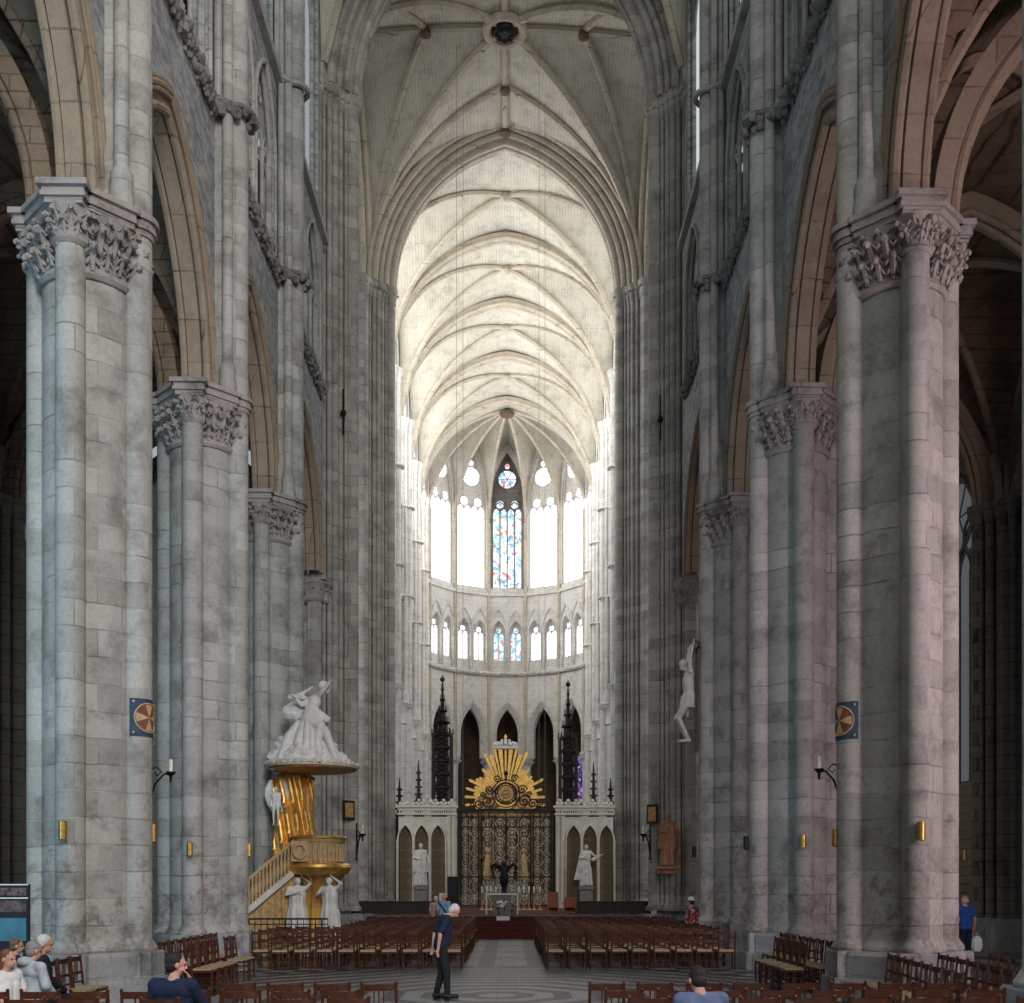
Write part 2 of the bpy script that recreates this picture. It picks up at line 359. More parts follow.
# ---- floor
def floor_mat():
    m, t, b = nt('black_and_white_floor'); g = N(t, 'ShaderNodeNewGeometry'); s = N(t, 'ShaderNodeSeparateXYZ'); t.links.new(g.outputs['Position'], s.inputs[0])
    X = s.outputs[0]; Y = s.outputs[1]
    ax = math_(t, 'ABSOLUTE', X); ay = math_(t, 'ABSOLUTE', math_(t, 'SUBTRACT', Y, 20.6))
    dg = math_(t, 'MULTIPLY', math_(t, 'ADD', ax, ay), 0.7071)
    d = math_(t, 'MAXIMUM', math_(t, 'MAXIMUM', ax, ay), dg)
    ring = math_(t, 'GREATER_THAN', math_(t, 'FRACT', math_(t, 'MULTIPLY', d, 1.45)), 0.5)
    c1 = N(t, 'ShaderNodeTexChecker', i_Scale=1.65); t.links.new(g.outputs['Position'], c1.inputs[0])
    # grid bands down the central way
    gx = math_(t, 'GREATER_THAN', math_(t, 'FRACT', math_(t, 'MULTIPLY', math_(t, 'ADD', X, 20.15), 0.80)), 0.66)
    gy = math_(t, 'GREATER_THAN', math_(t, 'FRACT', math_(t, 'MULTIPLY', Y, 0.32)), 0.62)
    fret = math_(t, 'MAXIMUM', math_(t, 'MULTIPLY', gx, 0.85), math_(t, 'MULTIPLY', gy, c1.outputs[1]))
    inlab = math_(t, 'LESS_THAN', d, 6.9)
    far = math_(t, 'GREATER_THAN', Y, 27.6)
    n = N(t, 'ShaderNodeMix'); n.data_type = 'FLOAT'
    t.links.new(far, n.inputs[0]); t.links.new(c1.outputs[1], n.inputs[2]); t.links.new(fret, n.inputs[3])
    n2 = N(t, 'ShaderNodeMix'); n2.data_type = 'FLOAT'
    t.links.new(inlab, n2.inputs[0]); t.links.new(n.outputs[0], n2.inputs[2]); t.links.new(ring, n2.inputs[3])
    col = mix(t, (0.27, 0.27, 0.265), (0.022, 0.024, 0.03), n2.outputs[0])
    br = N(t, 'ShaderNodeTexBrick', i_Scale=1.0); br.offset = 0
    br.inputs['Brick Width'].default_value = 0.36; br.inputs['Row Height'].default_value = 0.36; br.inputs['Mortar Size'].default_value = 0.008
    br.inputs['Color1'].default_value = (1, 1, 1, 1); br.inputs['Color2'].default_value = (0.72, 0.72, 0.74, 1); br.inputs['Mortar'].default_value = (0.4, 0.4, 0.4, 1)
    t.links.new(g.outputs['Position'], br.inputs['Vector'])
    nz = N(t, 'ShaderNodeTexNoise', i_Scale=3.0, i_Detail=6.0); t.links.new(g.outputs['Position'], nz.inputs['Vector'])
    col = mix(t, col, br.outputs['Color'], 1.0, 'MULTIPLY')
    col = mix(t, col, ramp(t, nz.outputs[0], [(0.3, (0.75, 0.74, 0.72)), (0.7, (1.1, 1.1, 1.1))]), 1.0, 'MULTIPLY')
    t.links.new(col, b.inputs['Base Color']); b.inputs['Roughness'].default_value = 0.34; b.inputs['Specular IOR Level'].default_value = 0.45
    return m
mb = MB(); mb.box((0, 50, -0.1), (60, 126, 0.2)); tag(mb.build('floor', floor_mat(), flat=True), 'worn black and white stone floor with a labyrinth of octagonal bands', kind='structure')

# ---- bay elevation
PH_ = [(.38, .62), (.38, .57), (.29, .53), (.29, .45), (.37, .43), (.33, .37), (.22, .33), (.22, .27), (.30, .24), (.22, .12), (.16, .12), (.15, .0)]
P_ORD = PH_+[(-w, n) for w, n in PH_[::-1]]
def arcade(tr, fr, hb, hs, rise, spr, k=1.0, stilt=0.0, rolls=True):
    sweep(tr, fr, hs, rise, [(w, n*k) for w, n in P_ORD], spr, stilt)
    if rolls:
        for w, n, r in ((.35, .49, .07), (.34, .38, .05), (.26, .10, .095), (-.26, .10, .095), (-.35, .49, .07)):
            roll(tr, fr, hs, rise, n*k, w, spr, r*k, stilt, 8)
def spandrel(wl, fr, w, hb, hs, rise, n, spr, top, stilt=0.0):
    pts = arch(hs, rise, n, 14, stilt)
    e = min(hb, abs(pts[0][0]))
    wl.grid([[fr(max(-e, min(e, u)), w, spr+v) for u, v in pts], [fr(max(-e, min(e, u)), w, top) for u, v in pts]])
    for sgn in (-1, 1):
        if hb-e > 0.01: wl.grid([[fr(sgn*e, w, spr-stilt), fr(sgn*hb, w, spr-stilt)], [fr(sgn*e, w, top), fr(sgn*hb, w, top)]])
def lancets(mb, fr, w, u0, u1, n, base, spr, rise, top, r=0.045, cap=True, plate=True):
    wd = (u1-u0)/n; hs = wd/2-0.07
    for k in range(n):
        c = u0+wd*(k+.5)
        f2 = lambda u, ww, z, c=c: fr(c+u, ww, z)
        roll(mb, f2, hs, rise, 0.03, w+.05, spr, r, 0.0, 6, 8)
        if plate:
            f = archf(hs, rise)
            mb.plate(f2, w, ulist(-wd/2, wd/2, 16), lambda u: spr+(f(u) if abs(u) < hs else 0), lambda u, c=c: top(c+u))
    for k in range(n+1):
        c = u0+wd*k
        mb.tube([fr(c, w+.04, base), fr(c, w+.04, spr)], 0.065, 8)
        if cap:
            mb.tube([fr(c, w+.04, spr-.25), fr(c, w+.04, spr-.02)], [.065, .13], 8)
            mb.tube([fr(c, w+.04, spr-.04), fr(c, w+.04, spr+.05)], .145, 8)
            mb.tube([fr(c, w+.04, base), fr(c, w+.04, base+.15)], [.12, .08], 8)
def foliage_band(mb, pts, r=0.15, step=0.22):
    pts = [Vector(p) for p in pts]
    for a, b in zip(pts[:-1], pts[1:]):
        L = (b-a).length; n = max(1, int(L/step)); d = (b-a).normalized(); o = Vector((-d.y, d.x, 0))
        for k in range(n):
            p = a+(b-a)*((k+.5)/n)
            mb.ball(p+Vector((random.uniform(-.04, .04), random.uniform(-.04, .04), random.uniform(-.07, .05))), (r*random.uniform(.7, 1.05), r*random.uniform(.7, 1.05), r*random.uniform(.6, .95)), 6, 5, jit=0.28)
            if random.random() < .6: mb.ball(p+Vector((0, 0, -.17))+o*random.uniform(-.09, .09), r*.6, 5, 4, jit=0.3)
def triforium(wl, det, dark, fr, hb, w, groups, nl, z0, z1, inset=0.75, hsf=0.44):
    # face plate with enclosing arches
    clear = hb-inset; gw = 2*clear/groups
    wl.plate(fr, w, [-hb, -clear], lambda u: z0, lambda u: z1); wl.plate(fr, w, [clear, hb], lambda u: z0, lambda u: z1)
    spr = z0+(z1-z0)*0.52; rise = (z1-z0)*0.38; hs = gw*hsf
    for k in range(groups):
        c = -clear+gw*(k+.5); f2 = lambda u, ww, z, c=c: fr(c+u, ww, z); fa = archf(hs, rise)
        us = [-gw/2, -hs]+ulist(-hs, hs, 24)[1:-1]+[hs, gw/2]
        wl.plate(f2, w, us, lambda u: (spr+fa(u) if abs(u) < hs-1e-6 else spr), lambda u: z1)
        for sg in (-1, 1): wl.plate(f2, w, sorted([sg*hs, sg*gw/2]), lambda u: z0, lambda u: spr)
        sweep(wl, f2, hs, rise, [(w, 0), (w-.35, 0)], spr, spr-z0, 12)
        roll(det, f2, hs, rise, .05, w+.03, spr, .07, spr-z0, 6)
        roll(det, f2, hs, rise, -.09, w-.10, spr, .06, spr-z0, 6)
        lspr = spr-.12; lr = 0.55
        lancets(det, f2, w-.2, -hs+.1, hs-.1, nl, z0+.25, lspr, lr, lambda u: spr+fa(u))
        # trefoil
        for a in (90, 210, 330):
            cc = (.15*math.cos(math.radians(a)), spr+rise*.62+.15*math.sin(math.radians(a)))
            det.tube([f2(cc[0]+.15*math.cos(t), w-.17, cc[1]+.15*math.sin(t)) for t in ulist(0, 2*PI, 10)], .035, 5)
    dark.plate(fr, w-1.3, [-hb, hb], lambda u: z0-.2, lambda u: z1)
def window(fr, w, hs, sill, spr, rise, nl, gl, gcol, label=None, stainf=False):
    """tracery + panes"""
    fa = archf(hs, rise); tr = MB(); gm = MB()
    roll(tr, fr, hs, rise, .05, w+.05, spr, .09, spr-sill, 6, 10); roll(tr, fr, hs, rise, -.10, w-.08, spr, .07, spr-sill, 6, 10)
    wd = 2*(hs-.12)/nl; lh = wd/2-.05; lspr = spr-.1*rise
    for k in range(nl+1):
        c = -hs+.12+wd*k; tr.tube([fr(c, w-.1, sill), fr(c, w-.1, lspr)], .055, 6)
    sub = []
    for k in range(nl):
        c = -hs+.12+wd*(k+.5); f2 = lambda u, ww, z, c=c: fr(c+u, ww, z)
        g = archf(lh, lh*1.5)
        gm.plate(f2, w-.16, ulist(-lh, lh, 10), lambda u: sill+.08, lambda u: lspr+g(u))
        roll(tr, f2, lh, lh*1.5, .03, w-.12, lspr, .045, 0, 5, 6)
    def disc(u, z, r, lobes=0):
        gm.add([fr(u, w-.15, z)]+[fr(u+r*math.cos(a), w-.15, z+r*math.sin(a)) for a in ulist(0, 2*PI, 20)[:-1]], [(0, k+1, (k+1) % 20+1) for k in range(20)])
        tr.tube([fr(u+(r+.04)*math.cos(a), w-.11, z+(r+.04)*math.sin(a)) for a in ulist(0, 2*PI, 20)], .055, 6)
        for q in range(lobes):
            a = 2*PI*q/lobes; tr.tube([fr(u, w-.11, z), fr(u+r*math.cos(a), w-.11, z+r*math.sin(a))], .03, 5)
    R0 = hs*.56
    if nl == 4:
        for sg in (-1, 1):
            disc(sg*wd, lspr+lh*1.5+hs*.27, hs*.25)
            f3 = lambda u, ww, z, c=sg*wd: fr(c+u, ww, z)
            roll(tr, f3, wd-.05, wd*1.5, .03, w-.1, lspr, .05, 0, 5, 8)
        disc(0, spr+rise*.54, R0, 6); disc(0, spr+rise*.54+R0+hs*.26, hs*.17)
    else:
        disc(0, spr+rise*.36, hs*.36, 4)
    tr.plate(fr, w-.2, ulist(-hs, hs, 16), lambda u: sill, lambda u: spr+fa(u), 0)
    for v in range(1): sweep(tr, fr, hs, rise, [(w, 0), (w-.2, 0)], spr, spr-sill, 12)
    o = tr.build(wname(), gcol); tag(o, label, kind='structure')
    gm.build('pane', gl, o)
    return o
def holed(wl, fr, w, hb, hs, sill, spr, rise, z0, top):   # wall plate with a pointed window hole
    fa = archf(hs, rise)
    wl.plate(fr, w, [-hb, hb], lambda u: z0, lambda u: sill)
    for sg in (-1, 1): wl.plate(fr, w, sorted([sg*hs, sg*hb]), lambda u: sill, lambda u: spr)
    us = [-hb]+ulist(-hs, hs, 24)+[hb]
    wl.plate(fr, w, us, lambda u: spr+(fa(u) if abs(u) < hs-1e-6 else 0), lambda u: max(top(u), spr+fa(u)+.02))

def straight_bay(side, ym, hb, matset, gl, tr, wl, det, dark, aislewin=True, lab=''):
    fr = frame((side*AX, ym, 0), (0, 1, 0), (-side, 0, 0))
    hs = hb-.64; rise = 4.35
    arcade(tr, fr, hb, hs, rise, SPR)
    spandrel(wl, fr, .38, hb, hs, rise, .62, SPR, TRI); spandrel(wl, fr, -.38, hb, hs, rise, .62, SPR, TRI)
    triforium(wl, det, dark, fr, hb, .38, 2, 3, TRI+.1, CLE-.3)
    # sill string of the clerestory
    det.slab([(-hb, CLE-.30), (hb, CLE-.30), (hb, CLE-.05), (-hb, CLE-.05)], fr, .20, .58)
    ft = archf(hb, VAP-VSP)
    holed(wl, fr, .25, hb, hb-.85, CLE+.4, 34.0, 5.0, CLE-.3, lambda u: 40.2)
    window(fr, .2, hb-.85, CLE+.4, 34.0, 5.0, 4, gl, matset, lab)
navew = {-1: 'left', 1: 'right'}
for side in (-1, 1):
    tr, wl, det, dark, fol = MB(), MB(), MB(), MB(), MB()
    ys = PY+[42.4]
    for k, (a, b) in enumerate(zip(ys[:-1], ys[1:])):
        hb = (b-a)/2
        straight_bay(side, (a+b)/2, hb, M['wall'], M['g_nave'] if side < 0 else M['g_naveR'], tr, wl, det, dark, lab='clerestory window of the nave, %s side, %s from the west' % (navew[side], ORD[k]))
        X = side*(AX-.44)
        foliage_band(fol, [(X, a+.55, TRI), (X, b-.55, TRI)], .20, .17)
        foliage_band(fol, [(X, a+.55, TRI-.2), (X, b-.55, TRI-.2)], .12, .17)
    fol.box((side*(AX-.36), (ys[0]+ys[-1])/2, TRI+.10), (.30, ys[-1]-ys[0], .12))
    tag(tr.build(tname(), M['tan']), 'moulded pointed arches of the %s nave arcade' % navew[side], kind='structure')
    tag(wl.build('wall_'+navew[side], M['wall'], ang=30), 'blue-grey stone nave wall above the %s arcade' % navew[side], kind='structure')
    tag(det.build(tname(), M['pier']), 'triforium colonnettes and mouldings, %s nave wall' % navew[side], kind='structure')
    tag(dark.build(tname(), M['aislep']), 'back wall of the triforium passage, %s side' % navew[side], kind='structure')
    tag(fol.build(tname(), M['band']), 'carved foliage string course under the %s triforium' % navew[side], kind='structure')
# choir straight bays
chs = [YE]+CHY
for side in (-1, 1):
    tr, wl, det, dark, fol = MB(), MB(), MB(), MB(), MB()
    for k, (a, b) in enumerate(zip(chs[:-1], chs[1:])):
        straight_bay(side, (a+b)/2, (b-a)/2, M['choir'], M['g_choirL'] if side < 0 else M['g_choirR'], tr, wl, det, dark, lab='choir clerestory window, %s side, %s from the crossing' % (navew[side], ORD[k]))
        X = side*(AX-.44)
        fol.box((side*(AX-.4), (a+b)/2, TRI), (.25, b-a, .25))
    X = side*(AX-.38); wl.grid([[(X, CHY[-1], 0), (side*RA, YC, 0)], [(X, CHY[-1], 40), (side*RA, YC, 40)]])
    n_ = 'wall_choir_'+navew[side]
    tag(tr.build(tname(), M['choir']), 'arcade arches of the choir, %s side' % navew[side], kind='structure')
    tag(wl.build(n_, M['choir'], ang=30), 'pale stone choir wall, %s side' % navew[side], kind='structure')
    tag(det.build(tname(), M['choir']), 'choir triforium colonnettes, %s side' % navew[side], kind='structure')
    tag(dark.build(tname(), M['choir']), 'back of choir triforium, %s side' % navew[side], kind='structure')
    tag(fol.build(tname(), M['choir']), 'string course of the choir, %s side' % navew[side], kind='structure')
# ---- vaults
AP = archf(7.0, VAP-VSP)
def A(t): return AP(min(1, abs(t))*7.0)
def vault(mb, xc, yc, a, b, spr, ap, dome=0.0, n=18):
    H = ap-spr
    def z(x, y):
        tx, ty = abs(x)/a, abs(y)/b
        return spr+max(A(tx), A(ty))*H/(VAP-VSP)+dome*(1-min(1, tx*tx))*(1-min(1, ty*ty))
    ss = [math.sin(PI/2*k/n) for k in range(-n, n+1)]
    mb.grid([[(xc+a*s_, yc+b*t_, z(a*s_, b*t_)) for t_ in ss] for s_ in ss])
    return z
def rib(mb, z, xc, yc, p, q, r=.14, n=16, off=.10, k=6):
    pts = []
    for i in range(n+1):
        t = math.sin(PI/2*i/n) if True else i/n
        x = p[0]+(q[0]-p[0])*t; y = p[1]+(q[1]-p[1])*t
        pts.append((xc+x, yc+y, z(x, y)-off))
    mb.tube(pts, r, k)
cv, cr, nv, nr = MB(), MB(), MB(), MB()
for k, (a, b) in enumerate(zip(chs[:-1], chs[1:])):
    z = vault(cv, 0, (a+b)/2, AX-.35, (b-a)/2, VSP, VAP)
    for sx in (-1, 1):
        for sy in (-1, 1): rib(cr, z, 0, (a+b)/2, (sx*(AX-.4), sy*((b-a)/2-.02)), (0, 0), .15)
    cr.ball((0, (a+b)/2, VAP-.22), (.32, .32, .28), 10, 6)
mbs = MB()
for k in range(1, 5):
    fr = frame((0, chs[k], 0), (1, 0, 0), (0, -1, 0))
    sweep(cr, fr, 6.75, 7.6, [(.34, .4), (.34, .12), (.12, 0), (-.12, 0), (-.34, .12), (-.34, .4)], VSP)
    for w in (-.28, 0, .28): roll(cr, fr, 6.75, 7.6, .1 if w else 0, w, VSP, .1, 0, 6, 16)
# barrel strip before the apse
ss = [math.sin(PI/2*k/14) for k in range(-14, 15)]
cv.grid([[((AX-.3)*s_, y_, VSP+A(s_)) for s_ in ss] for y_ in (CHY[-1], YC)])
# apse vault
angs = [math.radians(-90+180/7*k) for k in range(8)]
VT = [Vector((RA*math.sin(a), YC+RA*math.cos(a), 0)) for a in angs]
for k in range(7):
    p, q = VT[k], VT[k+1]; key = Vector((0, YC, 0)); g = []
    for i in range(13):
        rho = math.sin(PI/2*i/12); row = []
        for j in range(-8, 9):
            lam = math.sin(PI/2*j/8); e = (p+q)/2+(q-p)/2*lam
            pt = key+(e-key)*rho; h = A(rho)+(8.1-A(rho))*(A(lam)/8.15); row.append((pt.x, pt.y, VSP+h))
        g.append(row)
    cv.grid(g)
for p in VT:
    pts = []
    for i in range(15):
        t = math.sin(PI/2*i/14); pts.append(((p.x)*(t), YC+(p.y-YC)*t, VSP+A(t)-.12))
    cr.tube(pts, .15, 6)
    d = (Vector((0, YC, 0))-p).normalized()
    cr.tube([p+d*.32+Vector((0, 0, 12.9)), p+d*.32+Vector((0, 0, VSP+1.2))], .15, 8)
    for s_ in (-1, 1):
        o_ = Vector((-d.y, d.x, 0))*s_*.2+d*.18
        cr.tube([p+o_+Vector((0, 0, TRI)), p+o_+Vector((0, 0, VSP+3))], .08, 6)
tag(cv.build('ceiling_choir', M['vault']), 'pale ribbed vault of choir and apse', kind='structure')
mb = MB(); mb.lathe(0, YC, [(.12, VAP-.75), (.55, VAP-.55), (.6, VAP-.35), (.3, VAP-.1)], 16)
tag(mb.build(tname(), M['boss']), 'dark round keystone of the apse vault', kind='structure')
tag(cr.build(tname(), M['rib']), 'ribs of the choir vault', kind='structure')
# nave vault
for k, (a, b) in enumerate(zip([PY[0]-S]+PY, PY+[42.5])):
    z = vault(nv, 0, (a+b)/2, AX-.3, (b-a)/2, VSP, VAP)
    if b > 20:
        for sx in (-1, 1):
            for sy in (-1, 1): rib(nr, z, 0, (a+b)/2, (sx*(AX-.4), sy*((b-a)/2-.02)), (0, 0), .15)
        fr = frame((0, a, 0), (1, 0, 0), (0, -1, 0))
        sweep(nr, fr, 6.6, 7.8, [(.34, .4), (.34, .1), (0, 0), (-.34, .1), (-.34, .4)], VSP)
tag(nv.build('ceiling_nave', M['vault']), 'ribbed vault of the nave', kind='structure')
tag(nr.build(tname(), M['rib']), 'ribs of the nave vault', kind='structure')
# crossing vault with star ribs
xv, xr = MB(), MB()
yc = (YW+YE)/2; bb = (YE-YW)/2-.5
z = vault(xv, 0, yc, AX-.1, bb, VSP+.9, 40.75, .5, 26)
for sx in (-1, 1):
    for sy in (-1, 1):
        c = (sx*(AX-.5), sy*(bb-.35))
        rib(xr, z, 0, yc, c, (0, 0), .19, 22); rib(xr, z, 0, yc, c, (sx*3.6, 0), .15, 22); rib(xr, z, 0, yc, c, (0, sy*3.6), .15, 22)
for p in ((3.6, 0), (-3.6, 0), (0, 3.6), (0, -3.6)):
    e = (p[0]*1.9, p[1]*1.75)
    xr.tube([(p[0]*t, yc+p[1]*t, z(p[0]*t, p[1]*t)-.1) for t in ulist(0, 1.72, 10)], .17, 6)
xr.tube([(.85*math.cos(t), yc+.85*math.sin(t), z(.5, .5)-.15) for t in ulist(0, 2*PI, 24)], .2, 8)
tag(xv.build('ceiling_crossing', M['vault']), 'star vault over the crossing', kind='structure')
tag(xr.build(tname(), M['rib']), 'star ribs over the crossing', kind='structure')
mb = MB(); mb.lathe(0, yc, [(.05, 40.75), (.5, 40.8), (.62, 41.0)], 18)
for k in range(8): mb.ball((.34*math.cos(k*PI/4), yc+.34*math.sin(k*PI/4), 40.8), .13, 6, 5)
tag(mb.build(tname(), M['iron']), 'dark pierced boss at the centre of the crossing vault', kind='structure')
mb = MB()
for p in ((3.6, 0), (-3.6, 0), (0, 3.6), (0, 6.2)): mb.lathe(p[0], yc+p[1], [(.1, z(*p)-.45), (.26, z(*p)-.38), (.22, z(*p)-.1)], 12)
tag(mb.build(tname(), M['boss']), 'brown bosses around the crossing vault', kind='structure')
# crossing arches
for yy, nm, mt in ((YW, 'west', M['cross']), (YE, 'east', M['rib'])):
    mb = MB(); fr = frame((0, yy, 0), (1, 0, 0), (0, -1, 0))
    sweep(mb, fr, 5.75, 7.45, [(1.15, 2.0), (1.1, 1.15), (.8, .8), (.55, .5), (.35, .12), (.15, 0), (-.15, 0), (-.35, .12), (-.55, .5), (-.8, .8), (-1.1, 1.15), (-1.15, 2.0)], VSP+.8, 0, 20)
    for w, n, r in ((.28, .06, .15), (0, -.02, .12), (.52, .36, .14), (.72, .62, .12), (.95, .90, .16), (1.12, 1.2, .12), (-.28, .06, .15), (-.52, .36, .14), (-.95, .9, .16)):
        roll(mb, fr, 5.75, 7.45, n, w, VSP+.8, r, 0, 8, 20)
    # wall over the arch
    pts = arch(5.75, 7.45, 1.9, 14); mb.grid([[fr(u, 1.1, VSP+.8+v) for u, v in pts], [fr(u, 1.1, 43) for u, v in pts]])
    tag(mb.build(tname(), mt), 'many-moulded %s crossing arch' % nm, kind='structure')
# transept arches north and south of the crossing
for sd in (-1, 1):
    mb = MB(); fr = frame((sd*AX, yc, 0), (0, 1, 0), (-sd, 0, 0))
    sweep(mb, fr, 5.75, 7.45, [(.3, 1.7), (.3, .6), (0, 0), (-.3, .6), (-1.1, 1.15), (-1.15, 2.0)], VSP+.8, 0, 20)
    for w, n, r in ((.28, .4, .15), (0, 0, .15), (-.28, .4, .15)): roll(mb, fr, 5.75, 7.45, n, w, VSP+.8, r, 0, 8, 20)
    tag(mb.build(tname(), M['rib']), 'transept arch of the crossing, %s side' % navew[sd], kind='structure')
    # transept west wall so the aisle does not open to the void
    mb = MB()
    mb.box((sd*19.5, YE+4, 12), (8, .6, 25)); mb.box((sd*26, yc, 15), (.6, 16, 30))
    tag(mb.build('wall_transept_'+navew[sd], M['aislep']), 'transept wall, %s' % navew[sd], kind='structure')
# ---- apse elevation
tr, wl, det, dark = MB(), MB(), MB(), MB()
for k in range(7):
    p, q = VT[k], VT[k+1]; mid = (p+q)/2; U = (q-p).normalized(); hb = (q-p).length/2
    nn = (Vector((0, YC, 0))-mid).normalized(); fr = frame(mid, U, nn)
    hs = .92; spr = 14.9; rise = 2.2; st = 2.0
    sweep(tr, fr, hs, rise, [(.3, .62), (.3, .42), (.2, .40), (.15, .2), (.0, .18), (-.1, 0), (-.3, 0)], spr, st)
    for w, n, r in ((.28, .55, .07), (.2, .33, .07), (.05, .12, .08)): roll(tr, fr, hs, rise, n, w, spr, r, st, 6)
    spandrel(wl, fr, .25, hb, hs, rise, .6, spr, TRI-.3, st)
    # string + triforium
    det.slab([(-hb, TRI-.45), (hb, TRI-.45), (hb, TRI-.1), (-hb, TRI-.1)], fr, .15, .5)
    for j in range(14): det.ball(fr(-hb+hb*2*(j+.5)/14, .5, TRI-.3), .12, 5, 4, jit=.25)
    z0, z1 = TRI-.1, 26.9; gw = hb-.16
    for c in (-gw/2, gw/2):
        f2 = lambda u, ww, z, c=c: fr(c+u, ww, z); h2 = gw/2-.14; fa = archf(h2, 1.15); sp2 = 23.6
        us = [-gw/2]+ulist(-h2, h2, 16)+[gw/2]
        wl.plate(f2, .25, us, lambda u: sp2+(fa(u) if abs(u) < h2-1e-6 else 0), lambda u: z1)
        for sg in (-1, 1): wl.plate(f2, .25, sorted([sg*h2, sg*gw/2]), lambda u: z0, lambda u: sp2)
        sweep(det, f2, h2, 1.15, [(.25, 0), (-.1, 0)], sp2, sp2-z0, 8)
        roll(det, f2, h2, 1.15, .05, .28, sp2, .06, sp2-z0, 6, 8)
        roll(det, f2, h2+.12, 2.1, .1, .3, sp2-.1, .07, 0, 6, 8)      # gable-like hood
        window(f2, .05, h2-.02, z0+.95, sp2, 1.12, 2, M['g_stain'] if k == 3 else M['g_white'], M['choir'] if k != 3 else M['statue'], 'traceried apse triforium light, %s half of the %s bay' % ('left' if c < 0 else 'right', ORD[k]))
        wl.plate(f2, .0, [-h2, h2], lambda u: z0, lambda u: z0+.95)
    wl.plate(fr, .25, [-hb, -gw], lambda u: z0, lambda u: z1); wl.plate(fr, .25, [gw, hb], lambda u: z0, lambda u: z1)
    det.slab([(-hb, 26.9), (hb, 26.9), (hb, 27.2), (-hb, 27.2)], fr, .1, .42)
    # clerestory
    wh = hb-.26
    holed(wl, fr, .2, hb, wh, 27.6, 34.6, 4.6, 26.9, lambda u: 40.3)
    glz = M['g_stain'] if k == 3 else M['g_white']
    window(fr, .12, wh, 27.6, 34.6, 4.6, 4, glz, M['aislep'] if k == 3 else M['statue'], 'tall apse window of four lights, %s from the left' % ORD[k])
tag(tr.build(tname(), M['choir']), 'pointed arches round the apse', kind='structure')
tag(wl.build('wall_apse', M['choir'], ang=20), 'pale stone wall of the apse', kind='structure')
tag(det.build(tname(), M['choir']), 'triforium tracery round the apse', kind='structure')
for k, p in enumerate(VT):
    r = empty('apse_column', p, 0, 'pale round apse column with a leafy capital, %s from the left' % ORD[k], 'column', 'columns round the apse')
    mb = MB(); mb.lathe(0, 0, [(.52, .9), (.48, 1.0), (.42, 1.1), (.42, 12.0)], 16); mb.build('shaft', M['choir'], r)
    mb = MB(); mb.lathe(0, 0, [(.44, 12.0), (.44, 12.15), (.5, 12.6), (.66, 12.8), (.66, 13.0)], 12)
    for j in range(10): crocket(mb, (.5*math.cos(j*PI/5), .5*math.sin(j*PI/5), 12.55), j*PI/5, .17)
    mb.build('capital', M['choir'], r)
    mb = MB(); mb.lathe(0, 0, [(.75, 0), (.75, .6), (.6, .7), (.55, .9)], 8); mb.build('base', M['choir'], r)
# ambulatory wall with stained windows and vault
mb = MB(); RB = 14.2
for k in range(15):
    a0 = math.radians(-98+196*k/15); a1 = math.radians(-98+196*(k+1)/15)
    mb.grid([[(RB*math.sin(a0), YC+RB*math.cos(a0), 0), (RB*math.sin(a1), YC+RB*math.cos(a1), 0)], [(RB*math.sin(a0), YC+RB*math.cos(a0), 19), (RB*math.sin(a1), YC+RB*math.cos(a1), 19)]])
    mb.grid([[(RB*math.sin(a0), YC+RB*math.cos(a0), 18.5), (RB*math.sin(a1), YC+RB*math.cos(a1), 18.5)], [(RA*math.sin(a0), YC+RA*math.cos(a0), 19.5), (RA*math.sin(a1), YC+RA*math.cos(a1), 19.5)]])
    am = (a0+a1)/2
    mb.tube([((RB-.2)*math.sin(a0), YC+(RB-.2)*math.cos(a0), 0), ((RB-.2)*math.sin(a0), YC+(RB-.2)*math.cos(a0), 14), (11*math.sin(a0), YC+11*math.cos(a0), 18), (RA*math.sin(a0), YC+RA*math.cos(a0), 18.5)], .28, 6)
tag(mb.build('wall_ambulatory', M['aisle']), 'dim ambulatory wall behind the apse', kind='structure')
for k in range(15):
    am = math.radians(-98+196*(k+.5)/15); c = Vector(((RB-.15)*math.sin(am), YC+(RB-.15)*math.cos(am), 0)); nn = Vector((-math.sin(am), -math.cos(am), 0)); U = Vector((nn.y, -nn.x, 0)); fr = frame(c, U, nn)
    if k not in (4, 5, 9, 10): continue
    g = MB()
    for s_ in (-1, 1):
        f2 = lambda u, ww, z, s_=s_: fr(s_*.45+u, ww, z); fa = archf(.38, .7); g.plate(f2, 0, ulist(-.38, .38, 8), lambda u: 4.0, lambda u: 13.2+fa(u))
    o = g.build(wname(), M['g_stainlow']); tag(o, 'stained glass lancets of the ambulatory, %s' % ORD[k], kind='structure')
